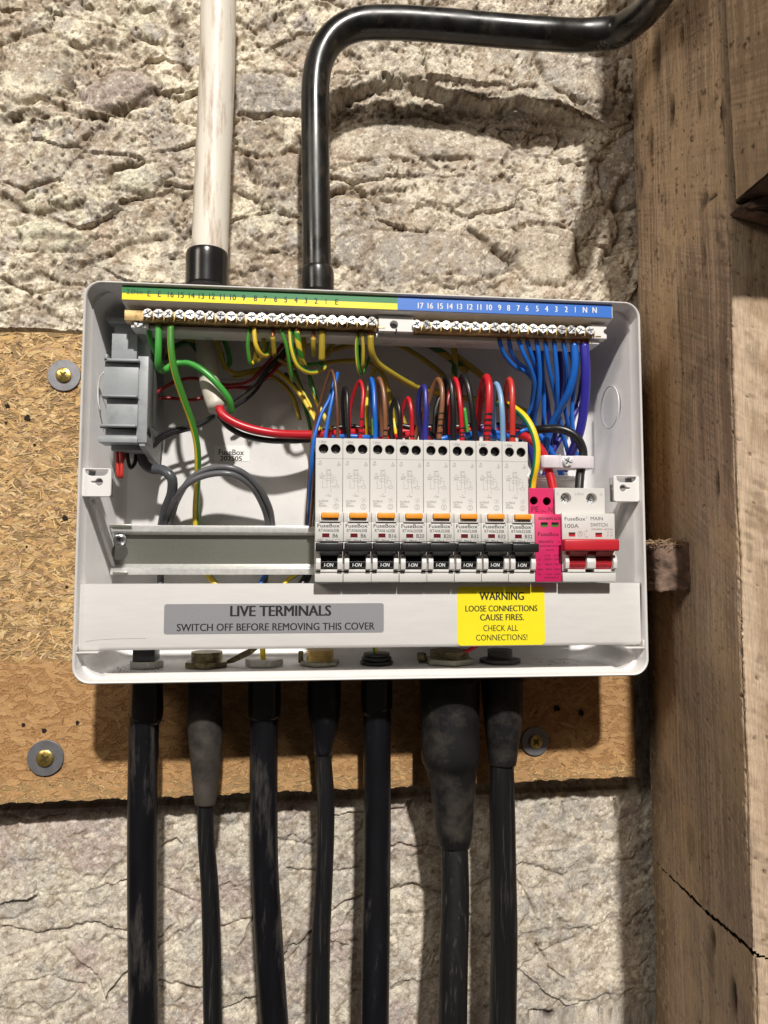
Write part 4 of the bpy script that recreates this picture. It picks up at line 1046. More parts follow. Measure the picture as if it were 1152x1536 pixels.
def bar(name, label, x0, x1, sx0, sx1, n, zc0, zc1):
    root = empty(name, ((x0 + x1) / 2, (zc0 + zc1) / 2, 55), label=label, cat='terminal bar')
    b = MB()
    zz = lambda x: zc0 + (zc1 - zc0) * (x - sx0) / (sx1 - sx0)
    b.prism([(zc0 + 2.9, 63), (zc0 + 2.9, 71.5), (zc0 - 3.9, 71.5), (zc0 - 3.9, 63)], x0, x1, 'x', bev=.2)
    for i in range(n + 1):
        x = sx0 + (i - .5) * (sx1 - sx0) / (n - 1)
        if x < x0: continue
        b.box(x - .42, x + .42, zc0 - 3.7, zc0 + .4, 71.3, 73.6, .12)
        b.box(x + .9, x + 5.4, zc0 - 3.6, zc0 - 2.6, 71.4, 72.2, .1)
    place(b.build('brass_bar', 'brass', smooth=True), root)
    for i in range(n):
        x = sx0 + i * (sx1 - sx0) / (n - 1)
        screw(x, zc0 + .1, 73.6, root)
    return root
# positions of the screw heads at d=64
e0, e1 = U(221.5, 468, 75.2), U(558.3, 483, 75.2); n0, n1 = U(625.3, 487, 75.2), U(885.7, 494.5, 75.2)
eb = bar('earth_terminal_bar', 'brass earth bar with a row of screws under the green and yellow strip', U(187, 470, 71)[0], U(566, 485, 71)[0], e0[0], e1[0], 23, (e0[1] + e1[1]) / 2, 0)
nbb = bar('neutral_terminal_bar', 'brass neutral bar with a row of screws under the blue strip', U(622, 487, 71)[0], U(893, 495, 71)[0], n0[0], n1[0], 19, (n0[1] + n1[1]) / 2, 0)
ZC = 110.2
# carrier rail beneath the bars
zb1 = U(591, 497, 72)[1]; zt1 = U(591, 474, 72)[1]
E(MB().box(-150, 154, zb1 - 2.6, zb1 + .3, 48, 66, .5).box(-152, 160, zb1 + .3, zt1 + 1, 46, 62.5, .4).build('bar_carrier', 'box', smooth=True))
xa_, xb_ = U(568, 486, 72)[0], U(621, 489, 72)[0]; xm = (xa_ + xb_) / 2
hx = U(591, 487, 72)
E(plate('carrier_joint', [(xa_, zb1), (xm - .4, zb1), (xm - .4, zb1 + 2), (xm + .4, zb1 + 2), (xm + .4, zb1), (xb_, zb1), (xb_, zt1), (xm + .3, zt1), (xm - .3, zt1), (xa_, zt1)], [circ(hx[0], hx[1], 2.8, 18)], 66, 72, 'box', bev=.2))
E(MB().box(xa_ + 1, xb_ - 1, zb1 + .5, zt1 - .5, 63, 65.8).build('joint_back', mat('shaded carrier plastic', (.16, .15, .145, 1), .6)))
xr0 = U(888, 497, 72)[0]; xr1 = U(910, 497, 72)[0]
E(plate('carrier_end', [(xr0, zb1), (xr1, zb1), (xr1, zb1 + 3), (xr1 - 1.5, zb1 + 3.6), (xr1 - 2.2, zb1 + 5), (xr1 - 1.5, zb1 + 6.4), (xr1, zb1 + 7), (xr1, zb1 + 9.8), (xr0, zb1 + 9.8)], [], 64, 72, 'box', bev=.25))
E(MB().box(xr0 - 1, xr1 - 4, zb1 - 3, zb1 + .2, 50, 69, .4).build('carrier_foot', 'box', smooth=True))
zs_ = U(208, 484.5, 69)
E(MB().box(zs_[0] - 5, zs_[0] + 6, zs_[1] - 3, zs_[1] + 2, 55, 68.5, .5).build('carrier_foot', 'box', smooth=True))
sc = screw(zs_[0], zs_[1], 68.7, enc, .95, 'carrier_screw', False)

# ================================================================== breakers
def bent(px_, py_, d): return U(px_, py_, d)
ND, UD = 86.0, 73.5
X0 = -36.6; PITCH = 17.68; Wd = 17.5
def lz(py_, d=ND): return U(495, py_, d)[1]
def make_rcbo():
    x0 = X0
    root = empty('breaker', (x0, -20, 20))
    pl = lambda o: place(o, root)
    zt_, zs, zbm = 29.0, -20.2, -64.0
    hb = MB().box(x0, x0 + Wd, zs - 3, zt_, 21, 63.6, .4)
    hb.box(x0, x0 + Wd, -26.5, zs, 60, ND, .35)                       # nose top with test button recess
    hb.box(x0, x0 + Wd, lz(812), -26.2, 60, ND - .1, .25)
    hb.box(x0, x0 + 2.9, lz(857), lz(813), 60, ND - .6, .2).box(x0 + Wd - 2.9, x0 + Wd, lz(857), lz(813), 60, ND - .6, .2)
    hb.box(x0, x0 + Wd, zbm, lz(858.5), 40, ND, .45)
    hb.box(x0, x0 + Wd, zbm + 1, zs, 21, 62)
    pl(hb.build('housing', 'breaker', smooth=True))
    h1, h2 = U(486, 672.7, UD), U(505, 674.5, UD)
    hz = (h1[1] + h2[1]) / 2; hx1, hx2 = x0 + 5.0, x0 + 12.9
    up = plate('upper_face', rrect(x0, x0 + Wd, zs + .1, zt_, .6, 3), [circ(hx1, hz, 3.1), circ(hx2, hz, 3.1)], 63.6, UD, 'breaker', bev=.3); pl(up)
    for hx_ in (hx1, hx2):
        cup = []; n = 20
        vs_ = [V(hx_ + 3.05 * math.cos(2 * PI * i / n), hz + 3.05 * math.sin(2 * PI * i / n), dd) for dd in (72.6, 64) for i in range(n)]
        fs_ = [(i, (i + 1) % n, n + (i + 1) % n, n + i) for i in range(n)] + [tuple(range(n, 2 * n))]
        c_ = link('terminal_hole', mesh('terminal_hole', vs_, fs_, True), mat('dark terminal recess', (.05, .05, .048, 1), .6) if 'recess' not in M else M['recess']); M['recess'] = c_.data.materials[0]  # the hole's shade is put into the cup's dark colour
        pl(c_)
        s_ = bpy.data.objects.new('terminal_screw', SH); COL.objects.link(s_); place(s_, root); s_.location = V(hx_, hz, 67.4); s_.scale = (.82,) * 3; s_.rotation_euler = (0, random.uniform(0, 3), 0)
        s_.data = SHD
    # body groove under the terminal block
    g = Print(UD + .04); zl = lz(688, UD); g.line(x0, zl, x0 + Wd, zl, .16); pl(g.build('seam_line', 'ink'))
    # test button in its recess
    pl(MB().box(x0 + 3.7, x0 + 14.6, -24.0, -20.6, ND - 1, ND + 3.4, .5).build('test_button', 'orange', smooth=True))
    rc = MB().box(x0 + 3.0, x0 + 15.2, -26.3, -24.2, ND - .2, ND + 1.1, .25).box(x0 + 2.6, x0 + 3.5, -26.3, -20.8, ND - .2, ND + 1.0, .2).box(x0 + 14.9, x0 + 15.8, -26.3, -20.8, ND - .2, ND + 1.0, .2)
    pl(rc.build('button_surround', 'guard', smooth=True))
    # contact flag window
    wz0, wz1 = lz(806), lz(800.2)
    pl(MB().box(x0 + 4.3, x0 + 8.9, wz0, wz1, ND - .3, ND + .06).build('flag_window', 'darkred'))
    f = MB().box(x0 + 4.0, x0 + 9.2, wz1, wz1 + .3, ND - .2, ND + .25).box(x0 + 4.0, x0 + 4.3, wz0, wz1, ND - .2, ND + .25).box(x0 + 8.9, x0 + 9.2, wz0, wz1, ND - .2, ND + .25)
    pl(f.build('window_frame_or_shade', 'guard'))
    # toggle: bar, neck, barrel
    tz1, tz0 = lz(813.8, 95), lz(827.5, 95)
    tg = MB().box(x0 + .25, x0 + Wd - .1, tz0, tz1, 89, 95.2, .9, 3).build('toggle_bar', 'blackp', smooth=True); pl(tg)
    nk = MB().prism([(tz1 - 1.5, 90), (tz0 + .4, 93), (lz(834, 88), 88.5), (lz(834, 80), 78), (tz1 - 2, 78)], x0 + 2.9, x0 + 14.6, 'x').build('toggle_neck', 'barrel'); pl(nk)
    zc = (lz(836) + lz(853)) / 2; rb_ = abs(lz(836) - lz(853)) / 2 + 1.6
    bar_ = MB(); prof = []
    for i in range(15):
        a = -PI * .5 + PI * i / 14; prof.append((zc + rb_ * math.sin(a), 79 + 8.4 * math.cos(a)))
    prof = [(zc - rb_, 72)] + prof + [(zc + rb_, 72)]
    bar_.prism(prof, x0 + 3.3, x0 + 14.4, 'x'); pl(bar_.build('toggle_barrel', 'barrel', smooth=True))
    pl(MB().box(x0 + 3.3, x0 + 14.4, lz(839.6, 88) - .15, lz(839.6, 88) + .25, 84, 87.6).build('barrel_ridge', 'blackp'))
    p = Print(87.55); zo = lz(850.2, 87.5); p.text('I-ON', x0 + 5.6, x0 + 11.2, zo, zo + 2.2, .012, slant=.12); pl(p.build('on_print', 'inkw'))
    # white guards either side of the barrel
    for xg in (x0 + .55, x0 + 13.9):
        gz0, gz1 = lz(855.8, 88), lz(831.5, 88)
        pl(MB().prism([(gz0 + .7, 89.4), (gz0, 88.4), (gz0, 80), (gz1, 80), (gz1, 87.6), (gz1 - .8, 89.0), ((gz0 + gz1) / 2, 90.2)], xg, xg + 3.0, 'x', bev=.35).build('toggle_guard', 'guard', smooth=True))
    pl(MB().box(x0 + 3.2, x0 + 14.2, lz(858.5), lz(854.5), 80, ND + .7, .3).build('lower_sill', 'guard', smooth=True))
    # printed matter common to all
    p = Print(UD + .05)
    q = lambda px_, py_: (U(px_, py_, UD)[0], U(px_, py_, UD)[1])
    def t(s, a, b, y0, y1, bold=0): 
        A = q(a, y0); B = q(b, y1); p.text(s, A[0], B[0], A[1], B[1], bold)
    t('1.2Nm', 478.5, 489.5, 664.5, 661)
    t('N', 479.3, 481.8, 694, 690.6); t('OUT', 477.3, 483, 697.8, 694.9); t('L', 507.6, 509.6, 695.6, 692); t('OUT', 505.5, 511, 699.4, 696.4)
    t('Load', 489.5, 495.8, 706, 703.4); t('N', 489.5, 491.5, 709, 707); t('L', 495.5, 497, 709, 707); t('OUT OUT', 488.8, 497.6, 712.5, 710.2)
    t('N', 481.8, 484, 711.4, 709.2); t('In Supply', 479.4, 488, 714.6, 712.6); t('(Blue)', 479.5, 486, 717.8, 715.6)
    ln = lambda a, b, c_, d_: p.line(*q(a, b), *q(c_, d_), .13)
    ln(490.5, 713.5, 490.5, 732); ln(490.5, 732, 483.5, 732); ln(483.5, 732, 484.5, 727); ln(484.5, 727, 483.4, 723); ln(483.4, 723, 484.6, 719)
    ln(495.5, 713.5, 495.5, 730); ln(490.5, 713.5, 499.5, 713.5); ln(499.5, 713.5, 499.5, 724); ln(495.5, 724, 499.5, 724); ln(499.5, 720, 505, 720); ln(505, 720, 505, 728.5)
    ln(489, 717.5, 497, 717.5); ln(489, 721.5, 497, 721.5); ln(489, 717.5, 488, 719.5); ln(488, 719.5, 489, 721.5); ln(497, 717.5, 498, 719.5); ln(498, 719.5, 497, 721.5)
    ln(496.5, 730, 502, 730); ln(502, 728.5, 507.5, 728.5); ln(502, 732, 507.5, 732); ln(502, 728.5, 502, 732); ln(507.5, 728.5, 507.5, 732)
    ln(495.5, 730, 497, 733); ln(497, 733, 495.8, 736); ln(495.8, 736, 496.6, 739); ln(501, 716, 503.5, 716); ln(501, 715, 501, 717)
    t('L', 491.8, 493.6, 741.8, 739.6); t('In Supply', 488.6, 497, 744.6, 742.6)
    t('In=30mA', 478, 492.5, 753, 749.8); t('230V ~', 478, 487, 756.6, 753.6); t('50/60Hz', 478, 490, 760.4, 757.2)
    s1_ = q(504.7, 750); p.ring(s1_[0], s1_[1], 1.55, .16, 12, 3); t('a', 503.5, 505.9, 751, 748.8); s2_ = q(504.2, 760); p.ring(s2_[0], s2_[1], 1.75, .2, 18); p.line(s2_[0] - .6, s2_[1] + .9, s2_[0] + .6, s2_[1] - .9, .22); p.line(s2_[0] - .6, s2_[1] + .9, s2_[0] + .9, s2_[1] + .9, .15); p.line(s2_[0] + .6, s2_[1] - .9, s2_[0] - .9, s2_[1] - .9, .15)
    pl(p.build('wiring_diagram_print', 'ink'))
    p = Print(ND + .05)
    def t2(s, a, b, y0, y1, bold=0):
        A = U(a, y0, ND); B = U(b, y1, ND); p.text(s, A[0], B[0], A[1], B[1], bold)
    t2('FuseBox', 476, 509.5, 791, 785.6, .012); p.ring(*U(511, 786.6, ND)[:2], .35, .15, 8)
    t2('TEST', 490.4, 499.6, 782.9, 780.6)
    t2('30mA', 488, 500, 813, 809.2, .004); t2('6000', 477.5, 483, 812, 809.6)
    a_, b_ = U(476.3, 812.8, ND), U(484.3, 808.8, ND); a2, b2 = U(503.5, 812.8, ND), U(510.5, 808.8, ND)
    for (aa, bb) in ((a_, b_), (a2, b2)):
        p.line(aa[0], aa[1], bb[0], aa[1], .1); p.line(aa[0], bb[1], bb[0], bb[1], .1); p.line(aa[0], aa[1], aa[0], bb[1], .1); p.line(bb[0], aa[1], bb[0], bb[1], .1)
    pl(p.build('brand_print', 'ink2'))
    return root
SHD = SH.copy(); SHD.materials.clear(); SHD.materials.append(mat('blackened terminal screw', (.22, .22, .22, 1), .35, metal=.9, var=.4, scale=900))
ord_ = ['leftmost', 'second', 'third', 'fourth', 'fifth', 'sixth', 'seventh', 'eighth']
rate = ['B6', 'B6', 'B16', 'B20', 'B20', 'B32', 'B32', 'B32']; model = ['RTA060630B', 'RTA060630B', 'RTA061630B', 'RTA062030B', 'RTA062030B', 'RTA063230B', 'RTA063230B', 'RTA063230B']
R0 = make_rcbo()
R0['category'] = 'circuit breaker'; R0['group'] = 'row of white breakers with orange test buttons'
desc = ['white breaker rated B6 at the left end of the row, beside the bare rail', 'white breaker rated B6, second in the row, under the thin red wire with black dashes',
        'white breaker rated B16, third in the row, under thick blue and brown wires', 'white breaker rated B20, fourth in the row, under small black and red loops',
        'white breaker rated B20, fifth in the row, under dark blue and brown loops', 'white breaker rated B32, sixth in the row, under red and black wires',
        'white breaker rated B32, seventh in the row, under the thick red and pale blue wires', 'white breaker rated B32 at the right end of the row, beside the pink module']
RC = []
for i in range(8):
    r_ = R0 if i == 0 else dup(R0, i * PITCH)
    r_['label'] = desc[i]; RC.append(r_); r_.location.z += random.uniform(-.12, .12) / 1000; r_.rotation_euler = (0, random.uniform(-.0022, .0022), 0)
for i in range(8):
    p = Print(ND + .05); ox = i * PITCH
    A = U(478, 797.6, ND); B = U(508.5, 793.2, ND); p.text(model[i], A[0] + ox, B[0] + ox, A[1], B[1])
    A = U(499, 806, ND); B = U(507 if len(rate[i]) == 2 else 511, 800.4, ND); p.text(rate[i], A[0] + ox, B[0] + ox, A[1], B[1], .008)
    o = p.build('rating_print', 'ink2'); place(o, RC[i])

# ---- pink surge protection module
sx0 = X0 + 8 * PITCH + .1
spd = empty('surge_protector', (sx0, -20, 20), label='pink surge protection module between the breakers and the main switch', cat='surge protector')
Pl = lambda o: place(o, spd)
Pl(MB().box(sx0, sx0 + Wd, -64, -20.2, 40, ND - .8, .5).box(sx0, sx0 + Wd, -62, -2.2, 21, 63, .3).build('housing', 'pink', smooth=True))
hh1, hh2 = U(801, 751, 73.5), U(820.5, 752, 73.5)
Pl(plate('upper_face', rrect(sx0, sx0 + Wd - .6, -20.1, -1.9, .5, 3), [circ(hh1[0], hh1[1], 2.7), circ(hh2[0], hh2[1], 2.7)], 63, 73.5, 'pink', bev=.3))
for hc in (hh1, hh2):
    vs_ = [V(hc[0] + 2.68 * math.cos(2 * PI * i / 20), hc[1] + 2.68 * math.sin(2 * PI * i / 20), dd) for dd in (72.6, 64) for i in range(20)]
    fs_ = [(i, (i + 1) % 20, 20 + (i + 1) % 20, 20 + i) for i in range(20)] + [tuple(range(20, 40))]
    Pl(link('terminal_hole', mesh('terminal_hole', vs_, fs_, True), M['inkp']));  # dark print colour reused to paint the shade inside the hole
for a_, b_ in (((811, 783.3), (821.8, 790.3)), ((827, 783.3), (838, 790.3))):
    A = U(*a_, ND - .7); B = U(*b_, ND - .7)
    Pl(plate('status_window', rrect(A[0], B[0], B[1], A[1], .7, 3), [], ND - 1.2, ND - .65, 'greenw'))
    Pl(plate('painted_window_shade', rrect(A[0], B[0], (A[1] * .45 + B[1] * .55) + .0, A[1], .5, 3), [], ND - .66, ND - .55, 'hole'))  # shade under each window's top edge, put in as a dark plate
pr = Print(73.58); pr.tpx('PE', 797.2, 808, 768, 759.5, .004); pr.tpx('1.2Nm', 809, 820, 768.5, 765.2); pr.tpx('N', 822.8, 828.8, 768.8, 760.5, .004); Pl(pr.build('terminal_print', 'inkp'))
pr = Print(ND - .73)
pr.tpx('RED:REPLACE', 808, 840.5, 779.8, 776, .02); pr.tpx('FuseBox', 807, 838.5, 804, 798.2, .012); pr.tpx('SPD1MT2', 808, 830, 814.5, 811, .02); pr.tpx('T2', 835.5, 840, 814.5, 811.5)
pr.tpx('SURGE PROTECTION', 809, 841, 820.2, 817.8, .015); pr.tpx('DEVICE', 818.5, 831, 826.3, 824, .015); pr.tpx('L-N', 817.5, 824.6, 834.4, 831.8, .015); pr.tpx('N-PE', 831, 841, 834.4, 831.8, .015)
for y, a_, b_, c_ in ((840.3, 'Uc:', '275V~', '255V~'), (847.6, 'In:', '20kA', '20kA'), (855, 'Imax:', '40kA', '40kA'), (862.5, 'Up:', '1.5kV', '1.5kV')):
    pr.tpx(a_, 806.6, 811.5 if len(a_) < 5 else 815, y, y - 2.6, .015); pr.tpx(b_, 817.5, 828.5, y, y - 2.6, .015); pr.tpx(c_, 831, 841.5, y, y - 2.6, .015)
pr.tpx('IEC61643-11', 816.8, 838, 867.6, 865, .015)
Pl(pr.build('specification_print', 'inkp'))

# ---- main switch
mx0 = X0 + 9 * PITCH + .45; MW = 35.7
ms = empty('main_switch', (mx0, -20, 20), label='white double width main switch with a red toggle bar at the right end', cat='switch')
Pm = lambda o: place(o, ms)
h1_, h2_ = U(849, 747.5, UD), U(887.5, 748, UD)
Pm(plate('upper_face', rrect(mx0, mx0 + MW - 1.0, -19.4, -1.6, .6, 3), [circ(h1_[0], h1_[1], 3.7), circ(h2_[0], h2_[1], 3.7)], 60, UD, 'breaker', bev=.3))
mbx = MB().box(mx0, mx0 + MW - 1, -62, -1.8, 21, 59.8, .4).box(mx0, mx0 + MW, lz(812), -19.5, 55, ND, .4).box(mx0, mx0 + MW, -64, lz(858.5), 40, ND, .5)
mbx.box(mx0, mx0 + 2.9, lz(857), lz(813), 60, ND - .6, .2).box(mx0 + MW - 2.9, mx0 + MW, lz(857), lz(813), 60, ND - .6, .2)
Pm(mbx.build('housing', 'breaker', smooth=True))
for hc in (h1_, h2_):
    vs_ = [V(hc[0] + 3.68 * math.cos(2 * PI * i / 24), hc[1] + 3.68 * math.sin(2 * PI * i / 24), dd) for dd in (72.8, 66) for i in range(24)]
    fs_ = [(i, (i + 1) % 24, 24 + (i + 1) % 24, 24 + i) for i in range(24)] + [tuple(range(24, 48))]
    Pm(link('terminal_hole', mesh('terminal_hole', vs_, fs_, True), M['breaker']))
    s_ = screw(hc[0] - .3, hc[1] - .2, 67.4, ms, 1.12)
for cx_ in (mx0 + 9, mx0 + 26.6):
    prof = []; zc = (lz(836) + lz(853)) / 2; rb_ = abs(lz(836) - lz(853)) / 2 + 1.6
    for i in range(15):
        a = -PI * .5 + PI * i / 14; prof.append((zc + rb_ * math.sin(a), 79 + 8.0 * math.cos(a)))
    prof = [(zc - rb_, 72)] + prof + [(zc + rb_, 72)]
    Pm(MB().prism(prof, cx_ - 5.7, cx_ + 5.7, 'x').build('toggle_barrel', 'redp', smooth=True))
    Pm(MB().box(cx_ - 5.6, cx_ + 5.6, lz(838.2, 88), lz(836.8, 88), 84, 87.7, .2).box(cx_ - 5.6, cx_ + 5.6, lz(842, 88), lz(841.2, 88), 84, 87.6, .1).build('barrel_ridge', 'redp'))
    p = Print(87.3); zo = lz(849.4, 87.3); p.text('I-ON', cx_ - 3.4, cx_ + 2.6, zo, zo + 1.9, 0); Pm(p.build('on_print', 'inkr'))
    Pm(MB().prism([(lz(813.5, 95) - 1.5, 90), (lz(827, 95) + .4, 92), (lz(834, 88), 88), (lz(834, 80), 76), (lz(813, 95) - 2, 76)], cx_ - 5.7, cx_ + 5.7, 'x').build('toggle_neck', 'redp'))
for xg, w_ in ((mx0 + .6, 2.6), (mx0 + 15.0, 5.8), (mx0 + 32.6, 2.6)):
    gz0, gz1 = lz(854, 88), lz(831, 88)
    Pm(MB().prism([(gz0 + .7, 89.4), (gz0, 88.4), (gz0, 76), (gz1, 76), (gz1, 87.6), (gz1 - .8, 89.0), ((gz0 + gz1) / 2, 90.2)], xg, xg + w_, 'x', bev=.4).build('toggle_guard', 'guard', smooth=True))
Pm(MB().box(mx0 + 3.0, mx0 + 15.0, lz(858.5), lz(854), 76, ND + .6, .3).box(mx0 + 20.4, mx0 + 32.4, lz(858.5), lz(854), 76, ND + .6, .3).build('lower_sill', 'guard', smooth=True))
A = U(846, 808.5, 95); B = U(929, 826.5, 95)
Pm(MB().box(A[0], B[0], B[1], A[1], 88.5, 96, 1.2, 3).build('toggle_bar', 'redp', smooth=True))
for a_, b_ in (((853, 799), (862.8, 804.8)), ((893, 799.5), (903, 805.5))):
    A = U(*a_, ND); B = U(*b_, ND); Pm(MB().box(A[0], B[0], B[1], A[1], ND - .4, ND + .05).build('flag_window', 'redp'))
    Pm(MB().box(A[0], B[0], A[1] - .9, A[1] + .2, ND, ND + .25).build('window_frame_or_shade', mat('painted window shade', (.05, .01, .01, 1), .5)))  # dark bar paints the shade along the top of each window
pr = Print(UD + .06); pr.tpx('2.8Nm', 862, 876, 742.8, 739); pr.tpx('L', 836, 839, 742, 738.5); pr.tpx('N', 900, 903.5, 744, 740); Pm(pr.build('torque_print', mat('pale print', (.36, .36, .35, 1), .7)))
pr = Print(ND + .05)
pr.tpx('FuseBox', 847, 878, 780.8, 775.3, .008); pr.ring(*U(880, 776.4, ND)[:2], .35, .14, 8); pr.tpx('100A', 847.4, 868, 792, 785.6, .004); pr.tpx('MAIN', 886, 904, 780.4, 775, .004); pr.tpx('SWITCH', 886, 911, 790, 784.5, .004)
pr.tpx('230/400V~AC22A', 887, 919.4, 795.2, 792.6)
c_ = U(870.3, 800.6, ND); pr.ring(c_[0], c_[1], 1.6, .2, 18); pr.line(c_[0] - .6, c_[1] + .8, c_[0] + .6, c_[1] - .8, .25); pr.line(c_[0] - .6, c_[1] + .8, c_[0] + .8, c_[1] + .8, .15)
a_ = U(877.3, 796, ND); b_ = U(877.3, 805.5, ND); pr.line(a_[0], a_[1], b_[0], b_[1], .16); pr.tpx('I', 879.7, 880.6, 797.6, 795); pr.tpx('O', 879, 881.4, 806.6, 804.2)
for k in (0, 5.5):
    for (p0, p1) in (((910 + k, 798), (912 + k, 800)), ((912.5 + k, 797), (912.5 + k, 800)), ((911 + k, 801), (911 + k, 805.5)), ((911 + k, 803), (913.5 + k, 803))):
        A = U(*p0, ND); B = U(*p1, ND); pr.line(A[0], A[1], B[0], B[1], .13)
Pm(pr.build('brand_print', 'ink2'))

# ================================================================== nylon cable clamp above the main switch
cl = empty('cable_clamp', (138, 18, 45), label='white nylon clamp with a screw holding the red and black main cables', cat='clamp')
zc = 18.4
q = MB().prism([(119.4, 57.2), (121, 58.6), (131, 59.4), (134, 57.6), (141, 57.6), (144, 59.2), (154, 58.6), (157.4, 57), (157.8, 45), (155, 44.5), (150, 45), (126, 45), (121, 44.5), (119, 47)], zc - 4.3, zc + 4.3, 'z', bev=.5)
place(q.build('clamp_bar', 'nylon', smooth=True), cl)
screw(137.5, zc, 58.4, cl, 1.12, 'clamp_screw', False)
place(MB().box(112, 160, -2, 9, 18, 30, .6).box(112, 160, 9, 12, 18, 34, .5).build('clamp_rail', 'railb', smooth=True), cl)

# ================================================================== grey module on the left side
gm = empty('grey_module', (-163, 60, 40), label='light grey clip-on terminal module turned sideways in the left of the box', cat='terminal module')
G = lambda o: place(o, gm)
def gbox(name, a_, b_, d0, d1, m='greymod', bev=.4):
    A = U(*a_, d1); B = U(*b_, d1); return G(MB().box(A[0], B[0], B[1], A[1], d0, d1, bev).build(name, m, smooth=True))
# side face along the right and front faces stepped like a breaker
A = U(158, 482, 50); B = U(222, 668, 52)
gx0, gx1 = -177.0, -147.5
G(MB().box(gx0 + 5, gx1, 27, 109, 8, 49.0, .8).build('module_body', 'greymod', smooth=True))
gbox('front_step', (168, 500), (205, 540), 48, 54); gbox('front_step', (156, 544), (207, 594), 48, 62); gbox('front_step', (160, 598), (206, 640), 48, 62); gbox('front_step', (158, 643), (207, 664), 48, 60)
gbox('front_rib', (156, 537), (208, 542), 48, 66, bev=.3); gbox('front_rib', (151, 592), (205, 595.5), 48, 67, bev=.3); gbox('front_rib', (149, 636), (203, 640), 48, 66, bev=.3)
gbox('clip_hook', (156, 531), (161, 541), 60, 66, bev=.3); gbox('end_flange', (147, 654), (206, 664), 46, 62); gbox('edge_strip', (207, 534), (220, 664), 46, 61, bev=.4)
gbox('top_flange', (161, 476), (200, 484), 40, 52)
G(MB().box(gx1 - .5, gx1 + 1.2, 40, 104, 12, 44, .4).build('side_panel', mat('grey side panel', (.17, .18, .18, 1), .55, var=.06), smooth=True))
for a_, b_, dd in (((158, 542), (206, 545.5), 62.06), ((154, 595.4), (204, 598.6), 62.06), ((150, 640), (202, 643), 61)):
    A = U(*a_, dd); B = U(*b_, dd); G(MB().box(A[0], B[0], B[1], A[1], dd - .5, dd + .05).build('front_groove', 'blackp'))
G(MB().prism([(27.3, 60), (27.3, 12), (17, 12), (20, 40), (24, 60)], gx1 - 3.5, gx1, 'x').build('bottom_skirt', 'greymod'))
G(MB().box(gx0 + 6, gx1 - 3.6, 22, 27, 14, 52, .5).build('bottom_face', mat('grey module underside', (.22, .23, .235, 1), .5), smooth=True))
A = U(212, 640, 62)
G(MB().prism([(A[1] + .5, 58), (A[1] - 3, 50), (A[1] - 6, 52), (A[1] - 4, 61)], gx1 - 1, gx1 + 1.7, 'x').build('side_slot', 'hole'))
me_, _ = tube_mesh('wire_loop', P4([(158, 556, 58), (150, 566, 56), (147, 585, 54), (148, 605, 54), (151, 618, 52)], .45), 8, 2); G(link('wire_loop', me_, 'guard'))

# ================================================================== wires
def wire(label, m, pp, r, marks=None, twist=0.0, phase=0.0, cat='wire', group=None, seg=12, copper=False, name='wire'):
    if group is not None and label.find('back') < 0: pp = [(p[0], p[1], p[2] + 11 * max(0, 1 - i / 4)) + tuple(p[3:]) for i, p in enumerate(pp)]
    pts = P4(pp, r)
    me_, C = tube_mesh(name, pts, seg, 1.8, twist, phase)
    if not marks and not copper:
        o = link(name, me_, m); tag(o, label, cat, group); return o
    root = empty(name, pts[0][:3], label=label, cat=cat, group=group)
    place(link('insulation', me_, m), root)
    if copper:
        x, z, d, rr_ = pts[0]
        me2, _ = tube_mesh('copper_core', [(x, z + 4.5, d - .5, rr_ * .75), (x, z + 1, d, rr_ * .72), (x, z - .6, d, rr_ * .7)], 8, 1.5); place(link('copper_core', me2, 'copper'), root)
    if marks:
        for y in marks:      # pen dash half way round the insulation, facing out
            i = min(range(len(C) // 1), key=lambda k: abs(U(0, y, C[k][2])[1] - C[k][1]) + (0 if k < len(C) * .45 else 99))
            c0 = np.array(C[i]); c1 = np.array(C[min(i + 1, len(C) - 1)]); tdir = (c1 - c0)[:3]; tdir /= (np.linalg.norm(tdir) or 1)
            vs_, fs_ = [], []; n = 7; hw = .6 if r < 2 else .8
            for j in range(n):
                a = math.radians(-62 + 124 * j / (n - 1) + random.uniform(-3, 3)); w2 = hw * random.uniform(.75, 1.15)
                off = np.array([math.sin(a), 0, math.cos(a)]) * (c0[3] + .06)
                for s_ in (-1, 1): vs_.append(V(*(c0[:3] + off + tdir * w2 * s_)))
            for j in range(n - 1): fs_.append((2 * j, 2 * j + 1, 2 * j + 3, 2 * j + 2))
            place(link('pen_mark', mesh('pen_mark', vs_, fs_, True), 'mark'), root)
    return root
F1, B1 = 62, 38
def loop(label, m, pp, r, **k): return wire(label, m, pp, r, **k)
# loops feeding the breakers, from left to right
loop('thin brown wire looping up from the leftmost breaker', 'w_dbrown', [(506.5, 668, 63), (506.4, 650, 64), (506, 615, 66), (502.5, 572, 64), (497, 556, 60), (489.5, 572, 56), (480, 606, 50), (471.5, 640, 46), (467, 672, 46), (463, 730, 36), (460, 775, 9), (459, 800, 7)], 1.1)
loop('thin bright blue wire looping up from the leftmost breaker', 'w_blue', [(487, 668, 63), (489, 650, 63), (497, 605, 62), (504, 572, 58), (506, 560, 54), (503, 566, 50), (495, 596, 50), (481, 624, 52), (470, 665, 54), (467, 700, 50), (464, 745, 30), (462, 775, 9), (461, 800, 7)], 1.25)
loop('thin black wire looping above the second breaker', 'w_black', [(524, 668, 63), (522.4, 645, 64), (521, 600, 63), (519.5, 584, 60), (516.5, 582, 56), (514, 600, 50), (515, 630, 44), (519, 665, 40)], 1.35)
loop('thin red wire with black dashes above the second breaker', 'w_red', [(540, 668, 63), (541, 650, 64), (543.5, 612, 66), (544.5, 585, 64), (540, 572, 60), (533, 584, 55), (526, 608, 48), (524, 635, 42), (524, 665, 36)], 1.35, marks=[619, 630, 641, 649])
